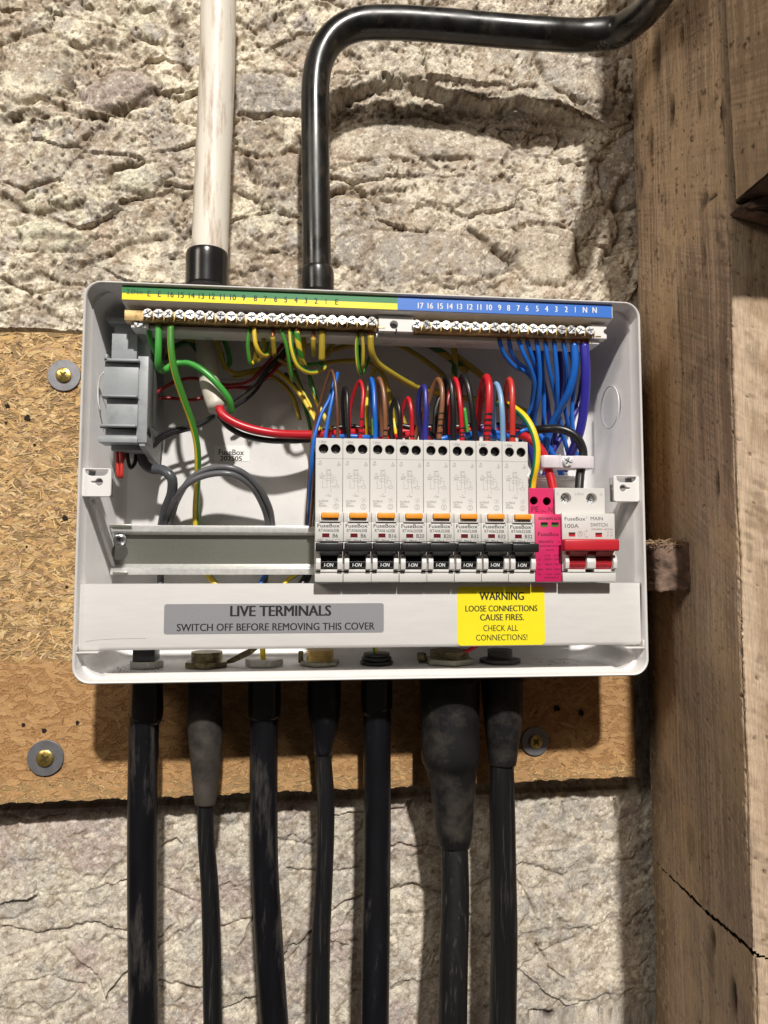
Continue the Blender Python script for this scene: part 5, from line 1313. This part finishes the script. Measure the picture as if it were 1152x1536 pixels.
loop('thick blue wire looping above the third breaker', 'w_blue', [(562, 668, 63), (563, 650, 64), (562, 615, 66), (560, 580, 62), (557, 568.5, 58), (555.5, 580, 52), (560, 615, 44), (566, 640, 38), (570, 665, 34)], 1.55)
loop('brown wire with black dashes above the third breaker', 'w_brown', [(577.5, 668, 63), (578, 650, 64), (577.5, 615, 66), (574.5, 583, 64), (568.5, 568, 60), (565.5, 582, 54), (568, 608, 46), (572, 640, 38), (574, 665, 34)], 1.6, marks=[636, 642, 648, 655])
loop('small black loop above the fourth breaker', 'w_black', [(600.5, 668, 63), (600, 650, 64), (599, 614, 65), (593.5, 599, 61), (587, 612, 56), (587, 640, 50), (589, 668, 44)], 1.5)
loop('small red loop with two dashes above the fourth breaker', 'w_red', [(618, 668, 63), (618, 650, 64), (617, 614, 66), (612, 597.5, 62), (604.5, 613, 56), (601.5, 632, 50), (600, 665, 42)], 1.5, marks=[645, 657])
loop('dark blue taped loop above the fifth breaker', 'w_navy', [(638, 668, 63, 2.2), (638, 650, 64, 2.0), (639, 606, 66, 1.8), (636, 580, 62, 1.8), (630, 588, 56, 1.8), (628, 615, 50, 1.8), (631, 645, 42, 1.8), (633, 670, 36, 1.8)], 1.8, group=None)
loop('brown loop with pen marks above the fifth breaker', 'w_brown', [(658.5, 668, 63), (659, 650, 64), (663.5, 600, 66), (662, 578, 64), (657, 569, 60), (649, 583, 54), (642, 604, 49), (630, 632, 44), (621, 665, 38)], 1.75, marks=[606, 616, 626, 636, 645, 654])
loop('thick black loop at the left of the sixth breaker', 'w_black', [(681, 668, 63), (680.5, 650, 64), (679.5, 606, 66), (676, 575, 64), (670, 565, 59), (666.5, 585, 53), (667, 620, 46), (668.5, 665, 38)], 2.0)
loop('red wire with four dashes above the sixth breaker', 'w_red', [(693.5, 668, 63), (693, 650, 64), (690.5, 606, 65), (686.5, 578, 61), (682.5, 568.5, 57), (679, 584, 50), (676, 620, 43), (674, 665, 36)], 1.7, marks=[630, 636.5, 643, 651, 658])
loop('short green wire end standing behind the sixth breaker', 'w_green', [(702, 664, 44), (700.5, 650, 44), (697.5, 622, 44), (696, 612, 44)], 1.6)
loop('thick black loop at the right of the sixth breaker', 'w_black', [(714, 668, 63), (712.5, 650, 64), (707.5, 608, 66), (701, 576, 64), (694.5, 564, 59), (690, 580, 52), (691, 620, 45), (696, 665, 38)], 2.15)
loop('thickest red loop with black dashes above the seventh breaker', 'w_red', [(730, 668, 62), (730.5, 650, 64), (733.5, 606, 67), (733, 576, 65), (729.5, 566, 60), (724, 580, 52), (718.5, 612, 44), (715, 645, 38), (713, 668, 34)], 2.65, marks=[606, 615, 623, 631, 639, 647])
loop('pale sky blue scuffed loop above the seventh breaker', 'w_lblue', [(754.5, 668, 62), (754, 650, 64), (753, 616, 66), (749.5, 588, 63), (744, 576, 59), (740, 592, 52), (740, 630, 44), (741, 665, 38)], 1.95)
loop('orange red loop with one pen blot above the eighth breaker', 'w_orred', [(768.5, 668, 62), (768.5, 650, 64), (768.5, 610, 66), (767.5, 580, 64), (764, 569.5, 60), (759.5, 585, 52), (757, 615, 44), (763, 665, 38)], 2.1, marks=[640, 638.6])
wire('yellow and green wire curving down beside the pink module', 'w_gyp', [(748, 606, 30), (760, 607, 42), (773, 614, 56), (788, 627, 64), (799, 646, 68), (805, 670, 69), (803.5, 700, 68), (799, 722, 64), (797, 745, 62)], 2.55, phase=.62)
wire('thick red main cable crossing behind the breakers to the main switch', 'w_red', [(329, 612, 44), (334, 622, 46), (352, 634, 47), (378, 643.5, 47), (412, 650, 46), (450, 652, 42), (500, 651, 36), (545, 648, 30), (600, 648, 26), (680, 647, 26), (740, 646, 34), (778, 651, 44), (797, 660, 50), (812, 676, 52), (822, 703, 52), (829, 730, 54), (834, 760, 56)], 3.05)
wire('thick black main cable hanging below the red one', 'w_black', [(331, 622, 36), (344, 638, 36), (365, 650, 36), (399, 658, 36), (440, 659, 34), (500, 654, 26), (560, 646, 20), (660, 642, 20), (760, 640, 28), (800, 645, 38), (824, 643, 46), (846, 645, 50), (864, 655, 52), (874, 674, 52), (874, 692, 52), (870.5, 710, 52), (868.5, 735, 54), (866, 770, 56)], 3.1)
wire('bright blue link wire lying along the breaker tops', 'w_blue', [(498, 656, 50), (520, 654, 52), (548, 655.5, 52), (560, 656, 50)], 1.5)
wire('blue link wire bunched behind the fifth and sixth breakers', 'w_blue', [(652, 662, 54), (668, 657, 54), (690, 655, 52), (712, 650, 48), (740, 654, 46), (756, 660, 44)], 1.9)
wire('blue wire crossing behind the seventh breaker', 'w_blue', [(700, 662, 44), (730, 648, 44), (750, 650, 44), (765, 655, 44)], 1.8)
wire('blue wire end poking out right of the eighth breaker', 'w_blue', [(770, 656, 46), (780, 648, 48), (790, 644.5, 48), (800, 645, 44)], 1.5)
wire('red tail crossing behind the second and third breakers', 'w_red', [(560, 662, 46), (600, 654, 40), (630, 650, 36), (652, 660, 32)], 2.2)

for lb, m_, pts_, r__ in (
    ('black wire bunched low behind the fourth and fifth breakers', 'w_black', [(575, 668, 30), (592, 640, 34), (615, 641, 36), (640, 648, 36), (664, 668, 30)], 2.0),
    ('black wire rising behind the brown loop of the fifth breaker', 'w_black', [(645, 668, 26), (652, 640, 28), (655, 610, 28), (664, 590, 26), (672, 600, 22), (676, 660, 18)], 2.0),
    ('dark red wire standing behind the black loop of the sixth breaker', 'w_dred', [(672, 668, 32), (672, 630, 34), (673, 596, 34), (679, 580, 30), (684, 600, 26)], 1.9),
    ('dark brown wire crossing low behind the third breaker', 'w_dbrown', [(556, 668, 24), (572, 650, 26), (590, 646, 28), (606, 668, 24)], 1.5),
    ('navy wire bunched behind the seventh breaker', 'w_navy', [(708, 668, 34), (720, 645, 36), (738, 640, 36), (760, 652, 34), (775, 672, 30)], 2.2),
    ('dark blue wire curving down behind the pink module', 'w_navy', [(776, 640, 30), (790, 660, 30), (800, 690, 28), (806, 730, 24)], 2.6),
    ('blue wire curving low behind the cable clamp', 'w_blue', [(800, 640, 24), (815, 660, 26), (834, 690, 24), (845, 720, 20)], 2.3),
    ('deep blue wire crossing behind the black main cable', 'w_navy', [(876, 560, 14), (868, 605, 18), (846, 648, 24), (826, 684, 24), (814, 725, 20)], 2.4),
    ('blue wire hanging at the back right of the neutral bundle', 'w_blue', [(852, 512, 40), (862, 560, 32), (858, 620, 26), (866, 700, 22)], 1.6),
    ('blue wire hanging at the back left of the neutral bundle', 'w_blue', [(812, 512, 42), (814, 560, 36), (816, 610, 30), (812, 690, 22)], 1.6),
    ('dark blue wire at the very back of the neutral bundle', 'w_navy', [(798, 512, 36), (812, 560, 26), (822, 610, 20), (828, 700, 16)], 1.8),
    ('dull green wire behind the small red loop', 'w_gy2', [(612, 668, 20), (606, 632, 20), (590, 600, 18), (570, 575, 16)], 1.7),
    ('dull green wire low at the back beside the ivory sheath', 'w_gy2', [(350, 566, 16), (380, 560, 16), (410, 566, 16), (436, 590, 16), (450, 630, 16)], 1.6),
    ('black wire lying flat behind the left breakers', 'w_black', [(480, 648, 18), (520, 640, 18), (560, 644, 18), (600, 640, 18), (650, 646, 18)], 2.2),
    ('green and yellow wire hanging behind the carrier near the first loop', 'w_gy2', [(395, 500, 40), (400, 520, 34), (420, 540, 28), (446, 550, 22)], 1.6),
    ('dark green wire arching behind the wide yellow stub', 'w_gy2', [(488, 535, 36), (500, 515, 34), (520, 508, 32), (545, 512, 28)], 1.9),
    ('dull yellow wire hugging the top of the back panel', 'w_gy2', [(440, 520, 16), (480, 510, 16), (530, 503, 16), (580, 500, 16)], 1.7)):
    wire(lb, m_, pts_, r__, phase=.6)

# neutral wires from the bar
gN = 'blue neutral wires hanging from the bar'
def nw(label, m, pp, r=1.55): return wire(label, m, pp, r, copper=True, group=gN)
nw('outermost left blue neutral wire sweeping right', 'w_blue', [(748.5, 509, 55), (755.5, 530, 53), (771, 549, 50), (792, 560.5, 46), (803, 580, 40), (799, 612, 34), (786, 645, 28), (778, 670, 24)])
nw('second blue neutral wire from the left joining the bundle', 'w_blue', [(763, 509, 55), (767, 528, 52), (776, 543, 48), (792, 556, 42), (800, 572, 36), (797, 612, 30), (792, 660, 24)])
nw('third blue neutral wire from the left, curving through the bundle', 'w_blue', [(777.5, 510, 55), (786, 532, 56), (797, 556, 54), (802.5, 580, 50), (799, 606, 44), (790, 626, 38), (782, 650, 30)])
nw('fourth blue neutral wire from the left', 'w_blue', [(790.5, 511, 55), (797, 532, 54), (804, 556, 50), (806, 590, 44), (800, 620, 36), (796, 655, 28)])
nw('fifth blue neutral wire from the left, hanging straight', 'w_blue', [(804.5, 511, 55), (808, 533, 56), (810, 566, 53), (808, 598, 48), (802, 625, 40), (803, 660, 30)])
nw('sixth blue neutral wire from the left', 'w_blue', [(818, 512, 55), (821, 538, 55), (827, 568, 52), (835, 604, 46), (842, 640, 38), (852, 680, 30)])
nw('seventh blue neutral wire from the left, nearly vertical', 'w_blue', [(831, 512, 55), (834, 545, 55), (836, 590, 50), (834, 620, 42), (824, 655, 32), (818, 690, 26)])
nw('eighth blue neutral wire from the left', 'w_blue', [(845, 513, 55), (849, 540, 55), (850, 568, 50), (847, 606, 42), (856, 650, 34), (868, 690, 28)])
nw('thicker deep blue neutral wire bending left behind', 'w_indigo' if False else 'w_blue', [(861, 515, 55), (862, 550, 56), (853, 588, 52), (838, 617, 44), (824, 648, 36), (815, 690, 28)], 2.7)
nw('thick indigo neutral wire at the right end of the blue bar', 'w_indigo', [(876, 516, 55), (878.5, 550, 57), (877, 602, 54), (869.5, 648, 48), (857, 680, 40), (846, 705, 32)], 3.2)
nw('shaded blue wire hanging at the back of the neutral bundle', 'w_navy', [(838, 516, 40), (843, 570, 36), (835, 625, 28), (830, 690, 20)], 1.9)

# earth wires
gE = 'earth wires hanging from the brass bar'
wire('short plain green wire at the left end of the earth bar', 'w_green', [(223, 490, 54), (225, 508, 52), (233, 528, 44), (246, 548, 34), (262, 560, 26)], 1.9, copper=True, group=gE)
wire('plain green cable turning down to the main tails sheath', 'w_green', [(238, 488, 56), (237.5, 530, 58), (237.5, 550, 56), (245, 556, 50), (262, 546, 48), (282, 545, 48), (304, 556, 50), (327, 577, 50), (344, 600, 46), (348, 618, 40)], 2.25, copper=True, group=gE)
wire('long green and yellow wire running down the left side to the rail', 'w_gy', [(256, 489, 57), (257, 525, 60), (263, 560, 60), (275, 597, 56), (289, 637, 50), (296, 672, 42), (296, 722, 28), (293.5, 765, 11), (294, 790, 8), (300, 840, 6), (312, 862, 9), (326, 880, 12)], 2.25, copper=True, group=gE, phase=.35, twist=.0016)
wire('green and yellow wire hanging in a tight loop left of centre', 'w_gy', [(374, 492, 56), (371.5, 520, 57), (376, 546, 55), (382, 540, 50), (386, 515, 44), (390, 505, 38)], 1.3, copper=True, group=gE, phase=.2)
wire('yellow wire hooking right below the earth bar', 'w_gy', [(381, 492, 57), (384, 518, 59), (391, 531, 58), (400, 533, 52), (402, 515, 44), (398, 500, 38)], 1.5, copper=True, group=gE, phase=.75)
wire('dull yellow loop behind the hooked earth wire', 'w_gy2', [(394, 500, 46), (396, 525, 44), (388, 541, 44), (382, 530, 42), (378, 505, 38)], 1.4, group=gE, phase=.7)
wire('short yellow stub below its bare copper', 'w_gy2', [(409, 505, 56, 1.6), (410, 515, 56, 1.6), (411.5, 532, 54, 1.6)], 1.6, copper=True, group=gE, phase=.75)
wire('pale green wire slanting down from the earth bar', 'w_gy', [(421, 494, 57), (430, 520, 58), (435, 548, 56), (439, 570, 52), (436, 560, 44), (430, 520, 36)], 1.3, copper=True, group=gE, phase=.28)
wire('green and yellow wire curling right into a flat loop', 'w_gy', [(435, 494, 57), (438, 525, 60), (447, 549, 60), (462, 558.5, 58), (478, 557.5, 54), (487, 551, 48), (482, 546, 42), (462, 547, 36)], 1.45, copper=True, group=gE, phase=.5, twist=.004)
wire('thick barber striped green and yellow wire', 'w_gy', [(445, 497, 57), (448, 520, 57), (452, 540, 54), (458, 552, 48)], 2.1, copper=True, group=gE, twist=.09)
wire('yellow green wire behind the barber striped one', 'w_gy2', [(455, 500, 50), (456, 522, 48), (453, 538, 44), (448, 548, 38)], 1.7, copper=True, group=gE, phase=.7)
wire('narrow yellow stub right of the striped wire', 'w_gy2', [(470, 506, 55), (470, 520, 55), (471, 533, 52)], 1.7, copper=True, group=gE, phase=.75)
wire('wide yellow stub with a flat end below the earth bar', 'w_gy2', [(483, 496, 56), (483, 520, 57), (482.5, 541, 57)], 2.25, group=gE, phase=.72)
wire('narrow green and yellow hairpin loop, outer strand', 'w_gy', [(536, 500, 55), (535, 525, 56), (537.5, 552, 56), (541, 561, 54), (546, 555, 50), (552, 540, 44), (560, 528, 38)], 1.25, copper=True, group=gE, phase=.45)
wire('narrow green and yellow hairpin loop, inner strand', 'w_gy2', [(543, 498, 56), (545, 525, 57), (544, 548, 56), (541.5, 556, 52), (539, 540, 46), (538, 505, 40)], 1.3, group=gE, phase=.6)
wire('thick yellow and green wire sweeping right under the carrier joint', 'w_gy2', [(556, 503, 56, 2.2), (557, 526, 56), (565, 543, 52), (588, 560, 46), (610, 573, 40), (632, 583, 34), (660, 590, 28), (700, 598, 22), (748, 602, 18), (790, 618, 14)], 2.3, copper=True, group=gE, phase=.68)
wire('green and yellow wire arching right across the back of the box', 'w_gy2', [(484, 530, 22), (520, 519, 24), (562, 513, 26), (598, 518, 26), (630, 536, 26), (663, 561, 24), (690, 590, 20)], 1.9, phase=.55)
wire('dark green striped wire slanting behind the neutral bar', 'w_gy2', [(620, 508, 30), (645, 518, 28), (668, 532, 26), (684, 545, 24), (700, 558, 20)], 2.6, twist=.06)
wire('barber striped wire dropping behind the black loops', 'w_gy2', [(674, 505, 40), (681, 525, 40), (682, 545, 38), (681, 570, 34), (680, 600, 28)], 2.3, twist=.05)
wire('dull yellow wire curving behind the red loops to the right', 'w_gy2', [(684, 534, 22), (706, 550, 22), (724, 566, 22), (744, 590, 20), (770, 620, 18)], 2.4, phase=.75)
wire('yellow wire curving down behind the third breaker', 'w_gy2', [(473, 547, 20), (490, 544, 22), (530, 541, 28), (557, 546, 30), (574, 562, 32), (582, 584, 32), (587, 608, 30), (594, 650, 24)], 1.7, phase=.75)
wire('yellow wire standing behind the thick blue wire', 'w_gyp', [(551, 665, 34), (550.5, 640, 36), (550, 610, 36), (553, 580, 34), (561, 556, 30), (566, 540, 26)], 1.3, phase=.9)
wire('short yellow wire between the black and red loops', 'w_gyp', [(597, 668, 36), (593, 645, 36), (590, 628, 34)], 1.3, phase=.9)
wire('bright yellow green stub right of the yellow wire', 'w_gy', [(557, 665, 40), (557.5, 648, 42), (558, 628, 42)], 1.1, phase=.4)
wire('striped wire slanting down to the left end of the breakers', 'w_gy', [(410, 552, 22), (432, 571, 26), (452, 595, 30), (468, 622, 34), (479, 645, 36), (488, 668, 34)], 1.5, phase=.6, twist=.006)
wire('striped wire slanting down beside the thin brown loop', 'w_gy', [(442, 556, 24), (452, 582, 28), (465, 608, 30), (478, 640, 30), (492, 668, 30)], 1.4, phase=.35, twist=.01)
wire('twisted green wire behind the blue loop of the first breaker', 'w_gy', [(464, 562, 30), (472, 592, 32), (481, 614, 34), (492, 636, 36), (503, 665, 36)], 1.7, phase=.1, twist=.02)
wire('dark green wire running down below the earth bar to the rail', 'w_gy2', [(428, 560, 18), (448, 588, 20), (462, 628, 20), (470, 680, 22), (474, 730, 26), (472, 790, 26)], 1.4, phase=.3)
wire('brownish yellow wire lying along the back under the earth bar', 'w_gy2', [(262, 500, 26), (280, 508, 26), (300, 512, 26), (325, 510, 24), (352, 505, 24), (380, 508, 20)], 1.6, phase=.75)
wire('yellow wire sagging in the middle of the back panel', 'w_gy2', [(324, 498, 36), (329, 525, 34), (337, 549, 30), (352, 560, 26), (374, 557, 24), (400, 551, 22), (430, 546, 20), (470, 548, 18)], 1.7, phase=.7)
wire('dark green loop behind the yellow sagging wire', 'w_green', [(330, 500, 26), (340, 520, 26), (345, 545, 24), (338, 552, 22), (332, 530, 20)], 1.7)
wire('green wire in the shade at the back left', 'w_gy2', [(250, 540, 24), (262, 520, 22), (285, 514, 20), (300, 530, 16), (320, 545, 12)], 2.0, phase=.1)
# thin signal wires
wire('upper thin dark red wire from the grey module to the earth bar', 'w_dred', [(222, 602, 30), (240, 586, 30), (267, 571, 28), (296, 568, 24), (330, 577, 22), (371, 573, 24), (400, 546, 28), (430, 510, 32)], 1.3)
wire('lower thin dark red wire from the grey module to the earth bar', 'w_dred', [(222, 598, 26), (250, 597, 26), (287, 600, 24), (308, 595, 22), (343, 582, 20), (378, 580, 20), (412, 555, 24), (436, 520, 26)], 1.3)
wire('upper thin black wire running up from the main tails', 'w_black', [(346, 604, 30), (362, 592, 30), (380, 579, 30), (396, 558, 32), (428, 524, 34), (440, 508, 34)], 1.25)
wire('lower thin black wire running up from the main tails', 'w_black', [(350, 612, 26), (372, 597, 26), (388, 580, 26), (402, 556, 28), (436, 522, 28)], 1.25)
for k, (dy, dd, lb) in enumerate(((0, 30, 'upper'), (5, 34, 'middle'), (9, 28, 'lowest'))):
    wire(lb + ' thin black wire leaving the grey module towards the main tails', 'w_black', [(228, 668 + dy, dd), (238, 654 + dy, dd), (256, 645 + dy * .8, dd), (276, 641 + dy * .6, dd), (300, 634 + dy * .5, dd), (322, 622 + dy * .4, dd)], 1.05)
for k, (a_, lb) in enumerate(((0, 'left'), (7, 'right'))):
    wire(lb + ' red wire tail hanging below the grey module', 'w_orred', [(175 + a_, 664, 44), (176 + a_, 690, 46), (178 + a_ * .6, 715, 46), (181, 700, 42), (184 + a_, 672, 38)], 1.25)
wire('thin black tail looping below the grey module', 'w_black', [(190, 664, 40), (192, 690, 40), (196, 702, 38), (202, 695, 36), (204, 672, 34)], 1.3)
# meter tails sheath
tl = empty('cable_sheath', U(310, 560, 35), label='ivory outer sheath cut open where the red and black main cables emerge', cat='cable sheath')
me_, _ = tube_mesh('sheath_body', [(*U(309, 432, 27)[:2], 27, 7.2), (*U(308, 480, 27)[:2], 27, 7.2), (*U(309, 525, 28)[:2], 28, 7.0), (*U(313, 565, 33)[:2], 33, 7.0), (*U(321, 596, 38)[:2], 38, 7.0), (*U(327, 613, 41)[:2], 41, 6.6)], 22, 3); place(link('sheath_body', me_, 'sheath'), tl)
# grey flat cables
wire('thick grey cable dropping from the grey module behind the rail', 'w_dgrey', [(212, 668, 34), (215, 693, 34), (226, 703, 34), (244, 705, 36), (257, 716, 38), (258, 738, 30), (249, 764, 17), (244, 786, 8.4), (240, 830, 6)], 3.5, cat='cable')
wire('outer grey cable arching over the rail', 'w_grey', [(250, 800, 7), (256, 784, 10), (266, 750, 24), (290, 715, 38), (324, 701, 42), (357, 705, 42), (384, 726, 34), (403, 758, 20), (408.5, 784, 9.5), (410, 830, 6)], 2.15, cat='cable')
wire('inner grey cable arching over the rail', 'w_grey', [(242, 810, 7), (248, 784, 10), (258, 755, 24), (284, 724, 38), (318, 711, 42), (350, 712, 42), (376, 729, 34), (394, 758, 20), (401.5, 784, 9.5), (403, 830, 6)], 2.15, cat='cable')
wire('grey round cable seen below the rail', 'w_grey', [(242, 820, 8), (241, 862, 10), (240, 900, 14)], 2.4, cat='cable')
wire('brown wire running down left of the breakers', 'w_dbrown', [(470, 690, 30), (470, 740, 30), (465, 790, 26)], 1.1)
wire('blue wire seen through the gap under the rail', 'w_blue', [(410, 845, 8), (400, 860, 9), (392, 873, 12), (388, 900, 14)], 1.5)
wire('brown wire seen through the gap under the rail', 'w_dbrown', [(404, 850, 6), (400, 863, 8), (398, 876, 10), (396, 900, 12)], 1.5)
wire('green and yellow wire seen through the gap under the rail', 'w_gyp', [(462, 850, 8), (446, 861, 9), (430, 872, 12), (415, 900, 14)], 1.5, phase=.5)
wire('black cable end seen in the gap left of the first breaker', 'w_black', [(466, 850, 8), (460, 866, 9), (452, 880, 12), (448, 905, 14)], 3.2, cat='cable')
wire('red wire curving out above the big gland', 'w_red', [(716, 968, 40), (702, 976, 42), (688, 982, 42), (678, 990, 40)], 1.4)
wire('green wire showing in the black gland', 'w_gy', [(562, 965, 36), (563, 975, 36), (564, 985, 36)], 1.8)
wire('yellow and green wire showing in the white gland nut', 'w_gyp', [(393, 955, 34), (394, 975, 34), (395, 992, 34)], 1.9, phase=.7)

# ================================================================== glands and lower cables
FD = 34; ZF = -122.0
def hexnut(name, m, px_, w_px, h_, root, d=FD, rot=.2, sides=6):
    x = U(px_, 1000, d)[0]; r = abs(U(px_ + w_px / 2, 1000, d)[0] - x)
    b = MB(); prof = [(x + r * math.cos(rot + 2 * PI * i / sides), d + r * math.sin(rot + 2 * PI * i / sides) * .96) for i in range(sides)]
    b.prism(prof, ZF, ZF + h_, 'z', bev=.5); o = b.build(name, m, smooth=True); place(o, root); return x
def thread(name, m, x, r, z0, z1, root, d=FD):
    b = MB(); z = z0
    while z < z1: b.cyl(x, d, z, z + .55, r, 24, r2=r + .3, axis='z'); b.cyl(x, d, z + .55, z + 1.1, r + .3, 24, r2=r, axis='z'); z += 1.1
    place(b.build(name, m, smooth=False), root)
def cable(label, secs, m, cat, label_parts, name, d=32, seg=26):
    """secs: list of (part name, material, [(py, left px, right px)...])"""
    y0 = secs[0][2][0]
    root = empty(name, U((y0[1] + y0[2]) / 2, y0[0], d), label=label, cat=cat)
    for nm, mm, rows in secs:
        pts = []
        for row in rows:
            py_, a_, b_ = row[:3]; dd = row[3] if len(row) > 3 else d
            p0, p1 = U(a_, py_, dd), U(b_, py_, dd); pts.append(((p0[0] + p1[0]) / 2, (p0[1] + p1[1]) / 2, dd, (p1[0] - p0[0]) / 2 * .985))
        me_, _ = tube_mesh(nm, pts, seg, 3, wob=.015 if mm == 'boot' else 0); place(link(nm, me_, mm), root)
    return root
c1 = cable('widest-left black conduit with a black coupler below the fuse board', [('coupler', 'bpipe2', [(1015, 196, 244), (1079, 195, 243), (1081, 197, 240)]), ('conduit_body', 'bcond', [(1070, 193, 239), (1200, 191, 237), (1300, 190.5, 236), (1400, 191, 236), (1480, 192, 237), (1600, 193, 239)])], None, 'conduit', None, 'black_conduit')
x = hexnut('lock_nut', 'wnut', 220, 54, 4.4, c1); place(MB().box(x - 7.6, x + 6.8, ZF + 4, ZF + 14, 26, 42, .5).build('inner_sleeve', 'blackp', smooth=True), c1)
c2 = cable('thin black cable with a pale dusty rubber boot', [('rubber_boot', 'bootp', [(1015, 282, 332), (1090, 281, 334), (1125, 284, 333), (1165, 288, 329), (1200, 291, 325), (1206, 292, 323)]), ('cable_body', 'bcable', [(1195, 295.5, 320), (1260, 296.5, 322), (1330, 301, 328), (1400, 303, 331), (1480, 304, 332.5), (1600, 306, 334)])], None, 'cable', None, 'black_cable')
x = hexnut('lock_nut', 'dbrass', 310, 70, 3.6, c2, rot=.45); thread('gland_thread', 'dbrass', x, 10.2, ZF + 3.2, ZF + 9.5, c2)
tagp = MB().prism([(x + 12, ZF + 1.2), (x + 18, ZF + 2), (x + 30, ZF + 7.5), (x + 34, ZF + 11), (x + 31, ZF + 12.5), (x + 24, ZF + 9.5), (x + 14, ZF + 4)], 33, 34.4, 'd', bev=.2).build('earth_tag', 'dbrass', smooth=True); place(tagp, c2)
c3 = cable('third black conduit from the left, drifting right towards the bottom', [('coupler', 'bpipe2', [(1015, 372, 422), (1075, 373, 420), (1077, 375, 418)]), ('conduit_body', 'bcond', [(1066, 375, 417), (1200, 374.5, 417), (1300, 376.5, 418), (1400, 381, 424), (1480, 386, 429), (1600, 395, 438)])], None, 'conduit', None, 'black_conduit')
hexnut('lock_nut', 'wnut', 396, 58, 4.4, c3, rot=.1)
c4 = cable('narrow scratched black cable with a smooth black boot, fourth from the left', [('rubber_boot', 'bcond', [(1015, 461, 512), (1065, 461, 511), (1090, 466, 507), (1115, 470, 500), (1131, 470.5, 498)]), ('cable_body', 'bcable', [(1125, 471.5, 496.5), (1200, 475, 502), (1260, 475, 501.5), (1330, 472, 499), (1400, 467.5, 496), (1480, 465, 495), (1600, 465, 495)])], None, 'cable', None, 'black_cable')
x = hexnut('lock_nut', 'galv', 480, 62, 2.8, c4, rot=.7); thread('gland_thread', 'bbrass', x, 9.2, ZF + 2.6, ZF + 9.5, c4)
place(MB().box(x - 15, x - 11.5, ZF + 1, ZF + 9, 28, 33, .6).build('earth_tag', 'dbrass', smooth=True), c4)
c5 = cable('straight black conduit, fifth from the left, with grey scuffs', [('coupler', 'bpipe2', [(1015, 541, 589), (1064, 542, 588), (1066, 544, 587)]), ('conduit_body', 'bcond', [(1058, 544.5, 586), (1200, 545, 586.5), (1300, 545, 586, 36), (1400, 543, 585, 42), (1480, 542, 584, 46), (1600, 541, 583, 50)])], None, 'conduit', None, 'black_conduit')
x = U(565, 1000, FD)[0]; b = MB()
for i in range(3): b.cyl(x, FD, ZF + i * 2.7, ZF + i * 2.7 + 2.3, 11.6 - i * 1.2, 26, axis='z', bev=.5)
place(b.build('gland_collar', 'blackp', smooth=True), c5)
c6 = cable('thickest black cable with a large dusty two-stage rubber boot', [('rubber_boot', 'boot', [(1015, 628, 719, 34), (1080, 631, 719, 34), (1130, 632, 720, 34), (1143, 635, 719, 34), (1150, 639, 716, 34), (1200, 648, 712, 34), (1262, 655, 706, 34), (1270, 657, 702, 34)]), ('cable_body', 'bcable', [(1258, 661, 702, 34), (1350, 662, 704, 42), (1450, 659, 702, 50), (1600, 656, 700, 56)])], None, 'cable', None, 'black_cable')
x = hexnut('lock_nut', 'galv', 674, 76, 3.6, c6, rot=.52); thread('gland_thread', 'dbrass', x, 13.4, ZF + 3.4, ZF + 8.5, c6)
place(MB().box(x - 22, x - 16, ZF + .5, ZF + 7, 26, 34, 1.2).build('earth_tag', 'dbrass', smooth=True), c6)
c7 = cable('rightmost black cable with a short dusty rubber boot', [('rubber_boot', 'boot', [(1015, 720, 784), (1085, 727, 783), (1110, 730, 779), (1140, 732, 775), (1146, 733, 774)]), ('cable_body', 'bcable', [(1136, 734, 770), (1200, 734, 772), (1300, 735, 774), (1400, 736, 776), (1480, 735, 775), (1600, 733, 773)])], None, 'cable', None, 'black_cable')
x = hexnut('lock_nut', 'dgrey', 750, 60, 2.6, c7, sides=20); thread('gland_thread', 'dgrey', x, 8.6, ZF + 2.4, ZF + 8, c7)
